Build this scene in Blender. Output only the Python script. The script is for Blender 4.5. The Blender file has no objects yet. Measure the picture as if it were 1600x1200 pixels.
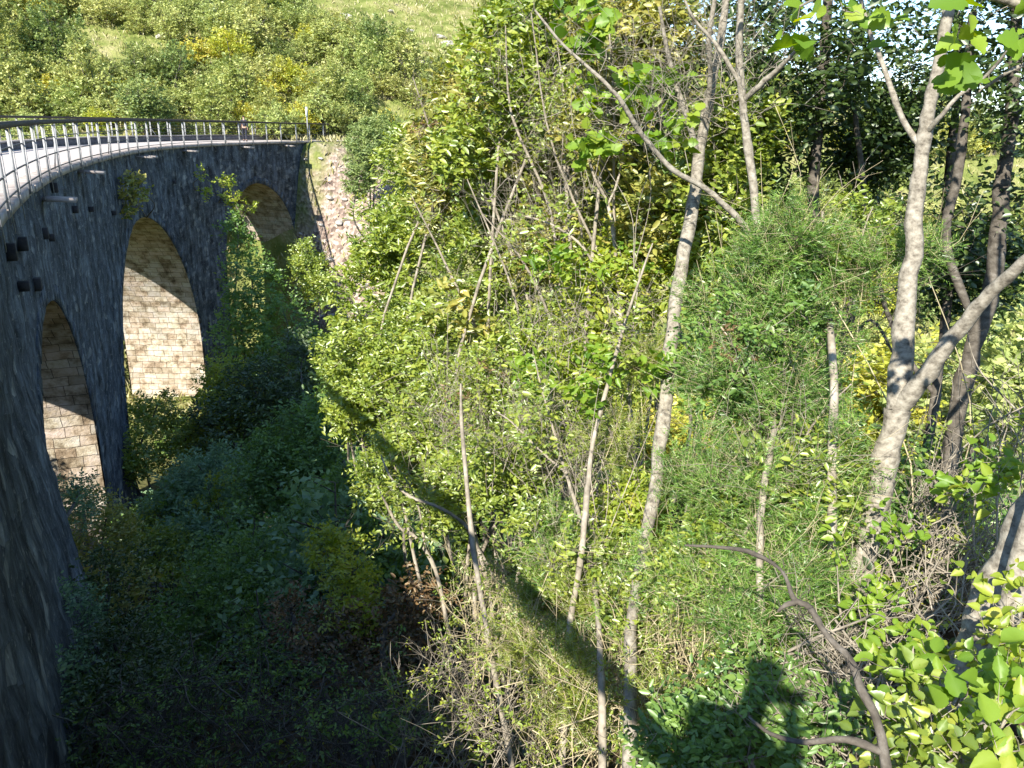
import bpy, math, random
import numpy as np
from math import sin, cos, tan, radians, pi, atan, atan2, sqrt
from mathutils import Matrix, Vector

sc = bpy.context.scene
COL = sc.collection
# ------------------------------------------------------------------ camera
CAM_H, PITCH, ROLL, FPX = 1.53, radians(18.7), atan(.032), 1186.0
cd = bpy.data.cameras.new('camera'); cam = bpy.data.objects.new('camera', cd); COL.objects.link(cam)
cd.sensor_width = 36; cd.lens = 36 * FPX / 1600; cd.clip_start = .05; cd.clip_end = 4000
fw = Vector((0, cos(PITCH), -sin(PITCH))); up0 = Vector((0, sin(PITCH), cos(PITCH))); rt0 = Vector((1, 0, 0))
rt = rt0 * cos(ROLL) + up0 * sin(ROLL); up = -rt0 * sin(ROLL) + up0 * cos(ROLL)
M = Matrix((rt, up, -fw)).transposed().to_4x4(); M.translation = Vector((0, 0, CAM_H)); cam.matrix_world = M
sc.camera = cam
# ------------------------------------------------------------------ sky, sun, exposure
SUN_EL, SUN_AZ = radians(37.6), radians(24.5 + 180)       # azimuth clockwise from +Y
w = bpy.data.worlds.new('World'); sc.world = w; w.use_nodes = True
nt = w.node_tree; bg = nt.nodes['Background']; sk = nt.nodes.new('ShaderNodeTexSky'); sk.sky_type = 'NISHITA'
sk.sun_disc = False; sk.sun_elevation = SUN_EL; sk.sun_rotation = SUN_AZ; sk.altitude = 800; sk.dust_density = .1; sk.ozone_density = 3.0
nt.links.new(sk.outputs[0], bg.inputs[0]); bg.inputs[1].default_value = .125
sl_ = bpy.data.lights.new('sun', 'SUN'); sl_.energy = 5.0; sl_.angle = radians(.5); sl_.color = (1, .95, .86)
sun = bpy.data.objects.new('sun', sl_); COL.objects.link(sun)
sd = Vector((sin(SUN_AZ) * cos(SUN_EL), cos(SUN_AZ) * cos(SUN_EL), sin(SUN_EL)))
sun.rotation_euler = sd.to_track_quat('Z', 'Y').to_euler()
sc.view_settings.view_transform = 'Standard'; sc.view_settings.look = 'None'; sc.view_settings.exposure = 1.25; sc.view_settings.gamma = 1
sc.render.engine = 'CYCLES'; cy = sc.cycles
cy.max_bounces = 5; cy.diffuse_bounces = 3; cy.glossy_bounces = 1; cy.transmission_bounces = 4; cy.transparent_max_bounces = 2
cy.caustics_reflective = False; cy.caustics_refractive = False

# ------------------------------------------------------------------ helpers
R = np.random.default_rng(7); random.seed(7)
def ray(x, y):
    u, v = x - 800, 600 - y
    u, v = u * cos(ROLL) - v * sin(ROLL), u * sin(ROLL) + v * cos(ROLL)
    d = np.array([u, FPX * cos(PITCH) + v * sin(PITCH), -FPX * sin(PITCH) + v * cos(PITCH)])
    return d / np.linalg.norm(d)
def at(x, y, d): return ray(x, y) * d + np.array([0, 0, CAM_H])   # a direction measured on the photo, at a real distance in metres

def hsh(i, j, k=0):
    n = (i * 73856093) ^ (j * 19349663) ^ (k * 83492791)
    n = (n ^ (n >> 13)) * 1274126177 & 0x7fffffff
    return ((n ^ (n >> 16)) & 0xffff) / 65535.0
def vnoise(x, y, z=None):
    x = np.asarray(x, float); y = np.asarray(y, float); z = np.zeros_like(x) if z is None else np.asarray(z, float)
    xi, yi, zi = [np.floor(a).astype(np.int64) for a in (x, y, z)]
    fx, fy, fz = x - xi, y - yi, z - zi
    fx, fy, fz = [a * a * (3 - 2 * a) for a in (fx, fy, fz)]
    o = 0
    for a in (0, 1):
        for b in (0, 1):
            for c in (0, 1):
                o = o + hsh(xi + a, yi + b, zi + c) * (fx if a else 1 - fx) * (fy if b else 1 - fy) * (fz if c else 1 - fz)
    return o
def fbm(x, y, z=None, oct=3):
    o, a, f = 0, .5, 1
    for _ in range(oct):
        o = o + a * (vnoise(np.asarray(x) * f, np.asarray(y) * f, None if z is None else np.asarray(z) * f) - .5); a *= .5; f *= 2.03
    return o

def build(name, V, F, mat, parent=None, rnd=None, uv=None, smooth=False):
    """V (n,3); F (m,3) or (m,4) or a list of such arrays; one mesh object"""
    V = np.asarray(V, np.float32)
    Fs = F if isinstance(F, list) else [F]
    Fs = [np.asarray(f, np.int32) for f in Fs if len(f)]
    me = bpy.data.meshes.new(name)
    me.vertices.add(len(V)); me.vertices.foreach_set('co', V.ravel())
    li = np.concatenate([f.ravel() for f in Fs]); tot = np.concatenate([np.full(len(f), f.shape[1], np.int32) for f in Fs])
    me.loops.add(len(li)); me.loops.foreach_set('vertex_index', li)
    me.polygons.add(len(tot)); me.polygons.foreach_set('loop_start', np.r_[0, np.cumsum(tot)[:-1]].astype(np.int32)); me.polygons.foreach_set('loop_total', tot)
    if uv is not None:
        l = me.uv_layers.new(name='UVMap'); l.data.foreach_set('uv', np.asarray(uv, np.float32)[li].ravel())
    if rnd is not None:
        a = me.attributes.new('rnd', 'FLOAT', 'POINT'); a.data.foreach_set('value', np.asarray(rnd, np.float32))
    me.update(calc_edges=True)
    if smooth: me.shade_smooth()
    me.materials.append(mat)
    o = bpy.data.objects.new(name, me); COL.objects.link(o); o.parent = parent
    return o
def tag(o, label=None, cat=None, group=None, kind=None):
    if label: o['label'] = label
    if cat: o['category'] = cat
    if group: o['group'] = group
    if kind: o['kind'] = kind
    return o
def empty(name, loc, label=None, cat=None, group=None):
    o = bpy.data.objects.new(name, None); COL.objects.link(o); o.location = loc; o.empty_display_size = .2
    return tag(o, label, cat, group)
def copy_tree(o, parent=None):
    c = o.copy(); COL.objects.link(c); c.parent = parent
    for ch in o.children: copy_tree(ch, c)
    return c

class Geo:
    def __init__(s): s.V = []; s.T = []; s.Q = []; s.r = []; s.n = 0
    def add(s, V, T=None, Q=None, r=None):
        V = np.asarray(V, float); s.V.append(V)
        if T is not None and len(T): s.T.append(np.asarray(T) + s.n)
        if Q is not None and len(Q): s.Q.append(np.asarray(Q) + s.n)
        s.r.append(np.full(len(V), .5) if r is None else np.broadcast_to(r, (len(V),)))
        s.n += len(V)
    def tube(s, P, Rr, k=5, cap=False, r=None):
        P = np.asarray(P, float); n = len(P); Rr = np.broadcast_to(np.asarray(Rr, float), (n,))
        T = np.gradient(P, axis=0); T /= np.linalg.norm(T, axis=1)[:, None] + 1e-9
        m = T.mean(0); ref = np.eye(3)[np.argmin(abs(m))]
        A = np.cross(T, ref); A /= np.linalg.norm(A, axis=1)[:, None] + 1e-9; B = np.cross(T, A)
        th = np.arange(k) * 2 * pi / k
        V = (P[:, None] + Rr[:, None, None] * (np.cos(th)[None, :, None] * A[:, None] + np.sin(th)[None, :, None] * B[:, None])).reshape(-1, 3)
        i = np.arange(n - 1)[:, None] * k; j = np.arange(k)[None]; j2 = (j + 1) % k
        Q = np.stack([i + j, i + j2, i + k + j2, i + k + j], -1).reshape(-1, 4)
        T3 = []
        if cap:
            V = np.vstack([V, P[0], P[-1]]); c0 = n * k; c1 = c0 + 1
            T3 = [[c0, (q + 1) % k, q] for q in range(k)] + [[c1, (n - 1) * k + q, (n - 1) * k + (q + 1) % k] for q in range(k)]
        s.add(V, T3 if cap else None, Q, r)
    def box(s, c, ax, ay, az):
        """box from centre and three half-axis vectors"""
        c, ax, ay, az = [np.asarray(q, float) for q in (c, ax, ay, az)]
        V = [c + a * ax + b * ay + d * az for d in (-1, 1) for b in (-1, 1) for a in (-1, 1)]
        s.add(V, None, [[0, 2, 3, 1], [4, 5, 7, 6], [0, 1, 5, 4], [2, 6, 7, 3], [0, 4, 6, 2], [1, 3, 7, 5]])
    def build(s, name, mat, parent=None, smooth=False):
        if not s.n: return None
        F = []
        if s.T: F.append(np.concatenate(s.T))
        if s.Q: F.append(np.concatenate(s.Q))
        return build(name, np.concatenate(s.V), F, mat, parent, np.concatenate(s.r), None, smooth)

# leaf outlines: x along the blade, y across, z out of the blade
def sym(out, mid):
    """outline half [(x,y,z)...] mirrored round a midrib"""
    mid = np.array(mid, float); n = len(mid); h = np.array(out, float)
    V = np.vstack([mid, h, h * [1, -1, 1]])
    return V, n, len(h)
T_DIAM = (np.array([[0, 0, 0], [.45, .34, .09], [1, 0, -.06], [.45, -.34, .09]]), np.array([[0, 2, 1], [0, 3, 2]]))
T_OVAL = (np.array([[0, 0, 0], [.5, 0, -.02], [1, 0, -.1], [.22, .3, .07], [.64, .32, .05], [.22, -.3, .07], [.64, -.32, .05]]),
          np.array([[0, 1, 3], [1, 4, 3], [1, 2, 4], [0, 5, 1], [5, 6, 1], [6, 2, 1]]))
_o = [(0, 0), (.02, .22), (.12, .4), (.2, .36), (.32, .52), (.45, .46), (.5, .36), (.62, .42), (.74, .3), (.8, .2), (.9, .18), (1, 0)]
def fan(o, dz=.16):
    n = len(o); L = [(x, y, dz * abs(y) * 2 - .12 * x * x) for x, y in o]; Rr = [(x, -y, z) for x, y, z in L[1:-1]]
    V = np.array(L + Rr[::-1] + [(.45, 0, -.03)]); c = len(V) - 1; m = c
    return V, np.array([[c, (i + 1) % m, i] for i in range(m)])
T_LOBE = fan(_o)
T_BROAD = fan([(0, 0), (.08, .25), (.2, .37), (.28, .36), (.38, .42), (.46, .38), (.55, .38), (.63, .31), (.72, .28), (.8, .19), (.88, .13), (1, 0)], .3)
T_NEED = (np.array([[0, .5, 0], [0, -.5, 0], [1, 0, 0]]), np.array([[0, 1, 2]]))

def norm(a): return a / (np.linalg.norm(a, axis=-1, keepdims=True) + 1e-9)
def leaf_arrays(P, D, N, L, Wd, tmpl, rnd):
    D = norm(D); N = norm(N - (N * D).sum(-1, keepdims=True) * D); S = np.cross(N, D)
    tv, tf = tmpl; L = np.broadcast_to(L, (len(P),)); Wd = np.broadcast_to(Wd, (len(P),))
    V = P[:, None] + (tv[None, :, 0, None] * L[:, None, None]) * D[:, None] + (tv[None, :, 1, None] * Wd[:, None, None]) * S[:, None] + (tv[None, :, 2, None] * L[:, None, None]) * N[:, None]
    m = len(tv); F = (tf[None] + (np.arange(len(P)) * m)[:, None, None]).reshape(-1, 3)
    return V.reshape(-1, 3), F, np.repeat(rnd, m)
def shoots(geo, C, out, k, m, L, leaf, ratio, tmpl, spread=1.0, upb=.25, rnd0=None, droop=0, flat=.8, stems=None, stem_r=.002, var=.32, light=(-.15, -.6, .9)):
    """at each twig end C: k shoots, m leaves along each; leaves face roughly up"""
    n = len(C)
    D = norm(out[:, None] * .7 + R.normal(0, .6 * spread, (n, k, 3)) + [0, 0, upb])
    Ls = L * R.uniform(.6, 1.25, (n, k))
    t = (np.arange(m)[None, None] + R.uniform(.1, .9, (n, k, m))) / m
    base = C[:, None] + R.normal(0, L * .12, (n, k, 3))
    P = base[:, :, None] + D[:, :, None] * (t * Ls[..., None])[..., None]
    P[..., 2] -= droop * (t * Ls[..., None]) ** 2 / max(L, 1e-3)
    Sd = norm(np.cross(D, np.array([0, 0, 1.0]) + R.normal(0, .3, (n, k, 3))))
    sg = np.where(np.arange(m) % 2 == 0, 1, -1)[None, None, :, None]
    LD = norm(D[:, :, None] * .55 + Sd[:, :, None] * sg + R.normal(0, .3, (n, k, m, 3)))
    LD[..., 2] -= droop * .5
    N = np.array(light) + R.normal(0, flat, (n, k, m, 3))
    r0 = R.uniform(0, 1, n) if rnd0 is None else rnd0
    rr = np.clip(r0[:, None, None] * .55 + R.uniform(0, .45, (n, k, m)), 0, 1)
    q = n * k * m
    sz = leaf * np.repeat(R.uniform(.78, 1.2, n), k * m) * R.uniform(1 - var * 1.5, 1 + var, q)
    V, F, ra = leaf_arrays(P.reshape(q, 3), LD.reshape(q, 3), N.reshape(q, 3), sz, sz * ratio, tmpl, rr.reshape(q))
    geo.add(V, F, None, ra)
    if stems is not None:
        B = base.reshape(-1, 3); E2 = B + (D * Ls[..., None]).reshape(-1, 3); E2[:, 2] -= droop * Ls.reshape(-1) ** 2 / max(L, 1e-3)
        ax = norm(np.cross(E2 - B, [0, 0.3, 1.0])); ay = norm(np.cross(E2 - B, ax))
        V = np.stack([B + ax * stem_r, B - ax * stem_r * .5 + ay * stem_r, B - ax * stem_r * .5 - ay * stem_r, E2], 1).reshape(-1, 3)
        F = (np.array([[0, 1, 3], [1, 2, 3], [2, 0, 3]])[None] + (np.arange(len(B)) * 4)[:, None, None]).reshape(-1, 3)
        stems.add(V, F)

# ------------------------------------------------------------------ materials
def nodes(name):
    m = bpy.data.materials.new(name); m.use_nodes = True; t = m.node_tree; t.nodes.clear()
    out = t.nodes.new('ShaderNodeOutputMaterial'); return m, t, out
def N(t, typ, **kw):
    n = t.nodes.new(typ)
    for k, v in kw.items():
        if k.startswith('i_'):
            key = k[2:]; n.inputs[int(key) if key.isdigit() else key.replace('_', ' ')].default_value = v
        else: setattr(n, k, v)
    return n
def ramp(t, stops, interp='LINEAR'):
    n = t.nodes.new('ShaderNodeValToRGB'); n.color_ramp.interpolation = interp; e = n.color_ramp.elements
    while len(e) < len(stops): e.new(.5)
    for q, (p, c) in zip(e, stops):
        q.position = p; q.color = (*c, 1) if isinstance(c, tuple) else (c, c, c, 1)
    return n
def leafmat(name, cols, tr=.38, gl=.05, hue=.0):
    m, t, out = nodes(name)
    a = N(t, 'ShaderNodeAttribute', attribute_name='rnd'); r = ramp(t, [(i / (len(cols) - 1), c) for i, c in enumerate(cols)])
    t.links.new(a.outputs['Fac'], r.inputs[0]); colr = r.outputs[0]
    if hue:
        oi = N(t, 'ShaderNodeObjectInfo'); mr = N(t, 'ShaderNodeMapRange', i_3=.5 - hue, i_4=.5 + hue * .8)
        hs = N(t, 'ShaderNodeHueSaturation'); t.links.new(oi.outputs['Random'], mr.inputs[0]); t.links.new(mr.outputs[0], hs.inputs['Hue'])
        t.links.new(colr, hs.inputs['Color']); colr = hs.outputs[0]
    d = N(t, 'ShaderNodeBsdfDiffuse'); tl = N(t, 'ShaderNodeBsdfTranslucent'); g = N(t, 'ShaderNodeBsdfGlossy', i_Roughness=.42)
    g.inputs['Color'].default_value = (.9, .95, .85, 1)
    hs2 = N(t, 'ShaderNodeHueSaturation', i_Saturation=1.15, i_Value=1.5); hs2.inputs['Hue'].default_value = .485
    t.links.new(colr, hs2.inputs['Color'])
    mx = N(t, 'ShaderNodeMixShader', i_0=tr); mg = N(t, 'ShaderNodeMixShader', i_0=gl)
    t.links.new(colr, d.inputs[0]); t.links.new(hs2.outputs[0], tl.inputs[0])
    t.links.new(d.outputs[0], mx.inputs[1]); t.links.new(tl.outputs[0], mx.inputs[2])
    t.links.new(mx.outputs[0], mg.inputs[1]); t.links.new(g.outputs[0], mg.inputs[2]); t.links.new(mg.outputs[0], out.inputs[0])
    return m
def rough_mat(name, stops, scale=(6, 6, 6), rough=.9, bump=.3, detail=6, bdist=.02, spec=.2):
    m, t, out = nodes(name); tc = N(t, 'ShaderNodeTexCoord'); mp = N(t, 'ShaderNodeMapping'); mp.inputs['Scale'].default_value = scale
    nz = N(t, 'ShaderNodeTexNoise', i_Scale=1.0, i_Detail=detail, i_Roughness=.65); r = ramp(t, stops)
    b = N(t, 'ShaderNodeBsdfPrincipled', i_Roughness=rough); b.inputs['Specular IOR Level'].default_value = spec
    bp = N(t, 'ShaderNodeBump', i_Strength=bump, i_Distance=bdist)
    L = t.links.new; L(tc.outputs['Object'], mp.inputs[0]); L(mp.outputs[0], nz.inputs[0]); L(nz.outputs[0], r.inputs[0]); L(r.outputs[0], b.inputs[0])
    L(nz.outputs[0], bp.inputs['Height']); L(bp.outputs[0], b.inputs['Normal']); L(b.outputs[0], out.inputs[0])
    return m
MAT = {}
MAT['bark_pale'] = rough_mat('bark_pale', [(.3, (.06, .052, .04)), (.42, (.18, .158, .122)), (.55, (.29, .26, .205)), (.7, (.38, .35, .285))], (20, 20, 26), .9, .7, 12, .010)
MAT['bark_twig'] = rough_mat('bark_twig', [(.3, (.13, .11, .08)), (.55, (.30, .26, .20)), (.75, (.46, .41, .33))], (9, 9, 9), .85, .2)
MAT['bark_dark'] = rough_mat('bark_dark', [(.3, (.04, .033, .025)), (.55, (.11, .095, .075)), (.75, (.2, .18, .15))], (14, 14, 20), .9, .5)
MAT['bark_grey'] = rough_mat('bark_grey', [(.3, (.05, .045, .04)), (.7, (.17, .155, .13))], (10, 10, 10), .9, .3)
MAT['straw'] = rough_mat('straw', [(.3, (.3, .24, .13)), (.6, (.5, .43, .27)), (.8, (.62, .56, .4))], (8, 8, 8), .8, .1)
MAT['steel'] = rough_mat('steel', [(.3, (.22, .225, .23)), (.7, (.36, .36, .35))], (3, 3, 5), .55, .05, 4, .005, .5)
MAT['cable'] = rough_mat('cable', [(.3, (.03, .03, .032)), (.7, (.07, .065, .06))], (5, 5, 5), .6, .1, 4, .005, .4)
MAT['wood_rail'] = rough_mat('wood_rail', [(.3, (.035, .028, .022)), (.6, (.085, .07, .055)), (.8, (.14, .12, .10))], (3, 3, 40), .8, .3, 8, .006)
MAT['skin'] = rough_mat('skin', [(.3, (.42, .25, .17)), (.7, (.5, .31, .22))], (4, 4, 4), .55, .02, 3, .002, .4)
MAT['cloth_dark'] = rough_mat('cloth_dark', [(.3, (.02, .022, .03)), (.7, (.04, .042, .055))], (9, 9, 9), .9, .2)
MAT['cloth_blue'] = rough_mat('cloth_blue', [(.3, (.05, .07, .12)), (.7, (.08, .11, .17))], (9, 9, 9), .9, .2)
MAT['hair'] = rough_mat('hair', [(.3, (.02, .014, .01)), (.7, (.05, .035, .025))], (20, 20, 20), .7, .3)
MAT['coping'] = rough_mat('coping', [(.25, (.13, .11, .10)), (.45, (.29, .25, .22)), (.7, (.45, .40, .36))], (2.2, 2.2, 2.2), .9, .35, 9, .02)
MAT['kerb_shaded'] = rough_mat('kerb_shaded', [(.3, (.07, .065, .07)), (.6, (.15, .14, .14)), (.8, (.24, .22, .2))], (3, 3, 5), .95, .4, 8, .02)  # the shade on the kerb's inner face is put into this dark colour
MAT['gravel'] = rough_mat('gravel', [(.3, (.34, .30, .27)), (.55, (.47, .42, .38)), (.75, (.58, .53, .49))], (7, 7, 7), .95, .25, 10, .01)
MAT['rock'] = rough_mat('rock', [(.25, (.12, .11, .10)), (.5, (.38, .35, .31)), (.75, (.6, .57, .52))], (1.3, 1.3, 2.2), .95, .8, 10, .06)
MAT['sign_white'] = rough_mat('sign_white', [(.3, (.6, .65, .72)), (.7, (.75, .8, .85))], (2, 2, 2), .4, .02)
MAT['stub'] = rough_mat('stub', [(.3, (.02, .02, .022)), (.7, (.06, .055, .055))], (6, 6, 6), .95, .3)

def masonry(name, kind):
    m, t, out = nodes(name); L = t.links.new
    uv = N(t, 'ShaderNodeUVMap', uv_map='UVMap'); b = N(t, 'ShaderNodeBsdfPrincipled', i_Roughness=.93); b.inputs['Specular IOR Level'].default_value = .15
    L(b.outputs[0], out.inputs[0])
    def mapping(s, src=None):
        mp = N(t, 'ShaderNodeMapping'); mp.inputs['Scale'].default_value = s; L(src or uv.outputs[0], mp.inputs[0]); return mp.outputs[0]
    # warp the coordinates so that courses wander
    wn = N(t, 'ShaderNodeTexNoise', i_Scale=1.1, i_Detail=3); L(uv.outputs[0], wn.inputs[0])
    ws = N(t, 'ShaderNodeVectorMath', operation='SCALE'); ws.inputs['Scale'].default_value = .16 if kind == 'rubble' else .2; L(wn.outputs['Color'], ws.inputs[0])
    wa = N(t, 'ShaderNodeVectorMath', operation='ADD'); L(uv.outputs[0], wa.inputs[0]); L(ws.outputs[0], wa.inputs[1]); W = wa.outputs[0]
    if kind == 'rubble':
        v = N(t, 'ShaderNodeTexVoronoi', i_Scale=1.0, i_Randomness=.85); L(mapping((2.4, 4.6, 1), W), v.inputs[0])
        v2 = N(t, 'ShaderNodeTexVoronoi', feature='DISTANCE_TO_EDGE', i_Scale=1.0, i_Randomness=.85); L(mapping((2.4, 4.6, 1), W), v2.inputs[0])
        sx = N(t, 'ShaderNodeSeparateColor'); L(v.outputs['Color'], sx.inputs[0])
        cell = ramp(t, [(0, (.065, .078, .095)), (.5, (.085, .102, .122)), (.9, (.105, .125, .145)), (1, (.2, .215, .22))]); L(sx.outputs[0], cell.inputs[0])
        st = N(t, 'ShaderNodeTexNoise', i_Scale=1.0, i_Detail=9, i_Roughness=.75); L(mapping((1.7, .75, 1)), st.inputs[0])
        sr = ramp(t, [(.36, .14), (.48, .62), (.56, 1.1), (.66, 1.7), (.76, 3.2)]); L(st.outputs[0], sr.inputs[0])
        mul = N(t, 'ShaderNodeMix', data_type='RGBA', blend_type='MULTIPLY', i_0=1.0); L(cell.outputs[0], mul.inputs[6]); L(sr.outputs[0], mul.inputs[7])
        # pale lichen and lime flecks
        fl = N(t, 'ShaderNodeTexNoise', i_Scale=1.0, i_Detail=9, i_Roughness=.8); L(mapping((3.2, 7.5, 1)), fl.inputs[0])
        fr = ramp(t, [(.57, 0.0), (.68, .7)]); L(fl.outputs[0], fr.inputs[0])
        mx = N(t, 'ShaderNodeMix', data_type='RGBA'); L(fr.outputs[0], mx.inputs[0]); L(mul.outputs[2], mx.inputs[6]); mx.inputs[7].default_value = (.46, .47, .44, 1)
        er = ramp(t, [(0, .72), (.03, 1.0)]); L(v2.outputs[0], er.inputs[0])
        m3 = N(t, 'ShaderNodeMix', data_type='RGBA', blend_type='MULTIPLY', i_0=.85); L(mx.outputs[2], m3.inputs[6]); L(er.outputs[0], m3.inputs[7])
        L(m3.outputs[2], b.inputs[0]); hsrc = v2.outputs[0]; nz = st.outputs[0]
        hr = ramp(t, [(0, 0.0), (.1, .28), (.4, .32)]); L(hsrc, hr.inputs[0])
        ad = N(t, 'ShaderNodeMath', operation='MULTIPLY_ADD', i_1=.9); L(fl.outputs[0], ad.inputs[0]); L(hr.outputs[0], ad.inputs[2])
        bp = N(t, 'ShaderNodeBump', i_Strength=.75, i_Distance=.04); L(ad.outputs[0], bp.inputs['Height']); L(bp.outputs[0], b.inputs['Normal'])
    else:
        br = N(t, 'ShaderNodeTexBrick', i_Scale=1.0); br.offset = .46; br.squash = .8; br.squash_frequency = 3
        br.inputs['Color1'].default_value = (.0, .0, .0, 1); br.inputs['Color2'].default_value = (1, 1, 1, 1); br.inputs['Mortar'].default_value = (.5, .5, .5, 1)
        br.inputs['Mortar Size'].default_value = .012; br.inputs['Mortar Smooth'].default_value = .4; br.inputs['Brick Width'].default_value = .72; br.inputs['Row Height'].default_value = .36
        L(W, br.inputs[0])
        cell = ramp(t, [(0, (.36, .31, .25)), (.25, (.50, .42, .35)), (.5, (.55, .46, .40)), (.75, (.58, .53, .45)), (1, (.44, .40, .36))]); L(br.outputs[0], cell.inputs[0])
        mo = ramp(t, [(0, 1.0), (.8, .28)]); L(br.outputs['Fac'], mo.inputs[0])
        st = N(t, 'ShaderNodeTexNoise', i_Scale=1.0, i_Detail=8, i_Roughness=.7); L(mapping((1.3, 1.3, 1)), st.inputs[0])
        sr = ramp(t, [(.30, (.16, .14, .11)), (.42, (.5, .45, .36)), (.5, (.85, .82, .72)), (.6, (1.0, 1.0, 1.0)), (.72, (1.0, .93, .72))]); L(st.outputs[0], sr.inputs[0])
        a = N(t, 'ShaderNodeMix', data_type='RGBA', blend_type='MULTIPLY', i_0=1.0); L(cell.outputs[0], a.inputs[6]); L(mo.outputs[0], a.inputs[7])
        c = N(t, 'ShaderNodeMix', data_type='RGBA', blend_type='MULTIPLY', i_0=1.0); L(a.outputs[2], c.inputs[6]); L(sr.outputs[0], c.inputs[7])
        L(c.outputs[2], b.inputs[0])
        inv = N(t, 'ShaderNodeMath', operation='MULTIPLY_ADD', i_1=-1.0, i_2=1.0); L(br.outputs['Fac'], inv.inputs[0])
        fn = N(t, 'ShaderNodeTexNoise', i_Scale=1.0, i_Detail=6, i_Roughness=.7); L(mapping((5, 5, 1)), fn.inputs[0])
        ad = N(t, 'ShaderNodeMath', operation='MULTIPLY_ADD', i_1=1.3); L(fn.outputs[0], ad.inputs[0]); L(inv.outputs[0], ad.inputs[2])
        bp = N(t, 'ShaderNodeBump', i_Strength=.8, i_Distance=.06); L(ad.outputs[0], bp.inputs['Height']); L(bp.outputs[0], b.inputs['Normal'])
    return m
MAT['rubble'] = masonry('rubble_stone', 'rubble'); MAT['ashlar'] = masonry('coursed_stone', 'ashlar')

LEAF = {
 'hornbeam': leafmat('leaf_hornbeam', [(0.101, 0.163, 0.0216), (0.176, 0.247, 0.0312), (0.284, 0.351, 0.048), (0.392, 0.416, 0.066)], .36, .07),
 'olive':    leafmat('leaf_olive', [(0.0945, 0.13, 0.024), (0.203, 0.234, 0.042), (0.351, 0.338, 0.072), (0.459, 0.39, 0.108)], .34, .06),
 'yellow':   leafmat('leaf_yellow', [(.13, .20, .02), (.24, .32, .035), (.36, .42, .05), (.46, .42, .07)], .42, .05),
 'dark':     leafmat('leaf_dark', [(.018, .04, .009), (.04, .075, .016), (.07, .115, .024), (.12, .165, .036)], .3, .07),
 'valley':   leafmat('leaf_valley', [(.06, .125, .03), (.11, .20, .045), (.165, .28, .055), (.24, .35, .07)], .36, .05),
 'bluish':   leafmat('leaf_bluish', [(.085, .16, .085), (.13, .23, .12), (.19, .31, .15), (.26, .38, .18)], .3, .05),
 'feather':  leafmat('leaf_feather', [(.035, .08, .02), (0.0743, 0.156, 0.0264), (0.121, 0.234, 0.0384), (0.189, 0.325, 0.054), (0.297, 0.416, 0.072)], .3, .04),
 'brown':    leafmat('leaf_brown', [(.05, .05, .02), (.09, .065, .025), (.18, .10, .045), (.3, .2, .09)], .25, .05),
 'broad':    leafmat('leaf_broad', [(.08, .17, .018), (.14, .25, .025), (.22, .33, .035), (.34, .38, .05)], .42, .03),
 'hill':     leafmat('leaf_hill', [(.15, .20, .06), (.28, .34, .10), (.42, .46, .15), (.54, .54, .2)], .3, .03, hue=.02),
 'hillgold': leafmat('leaf_hillgold', [(.22, .27, .045), (.38, .42, .06), (.50, .50, .08), (.58, .47, .10)], .3, .03, hue=.015),
 'hilldark': leafmat('leaf_hilldark', [(.09, .14, .045), (.17, .23, .07), (.27, .32, .10), (.35, .39, .13)], .28, .03, hue=.02),
 'grass':    leafmat('blade_grass', [(.2, .2, .06), (.32, .3, .11), (.44, .4, .2), (.5, .46, .28)], .3, .03),
}

# ------------------------------------------------------------------ the viaduct's line in plan
CP = [(8.2, -12), (3.7, -6), (-0.6, 0), (-4.4, 6), (-7.7, 11.4), (-10.6, 17.0), (-13.4, 23.3), (-16.1, 31), (-18.1, 38.2), (-19.05, 46.4), (-18.4, 55), (-17.0, 61.0), (-15.6, 65.6)]
def catmull(P, n=40):
    P = [np.array(p, float) for p in P]; P = [2 * P[0] - P[1]] + P + [2 * P[-1] - P[-2]]; o = []
    for i in range(1, len(P) - 2):
        a, b, c, d = P[i - 1:i + 3]
        for k in range(n):
            t = k / n; o.append(.5 * ((2 * b) + (c - a) * t + (2 * a - 5 * b + 4 * c - d) * t * t + (3 * b - a - 3 * c + d) * t ** 3))
    o.append(P[-2]); return np.array(o)
PATH = catmull(CP); SL = np.r_[0, np.cumsum(np.linalg.norm(np.diff(PATH, axis=0), axis=1))]; SL -= SL[80]
TAN = norm(np.gradient(PATH, axis=0)); S0, S1 = SL[0], SL[-1]
def pos(s, off=0, z=0):
    """point at arc length s along the near edge; off metres towards the far side of the deck"""
    s = np.asarray(s, float); x = np.interp(s, SL, PATH[:, 0]); y = np.interp(s, SL, PATH[:, 1])
    tx = np.interp(s, SL, TAN[:, 0]); ty = np.interp(s, SL, TAN[:, 1]); z = np.broadcast_to(z, x.shape)
    off = np.asarray(off, float)
    return np.stack([x - ty * off, y + tx * off, z + 0 * x], -1)
def tang(s): return np.array([np.interp(s, SL, TAN[:, 0]), np.interp(s, SL, TAN[:, 1]), 0])
def nrm(s): t = tang(s); return np.array([-t[1], t[0], 0])
WID = 4.9
EXT = catmull([(-15.9, 64.6), (-15.4, 66.0), (-14.6, 67.5), (-10.5, 72.5), (-4, 76.5), (5, 79), (16, 80)], 12)

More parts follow.
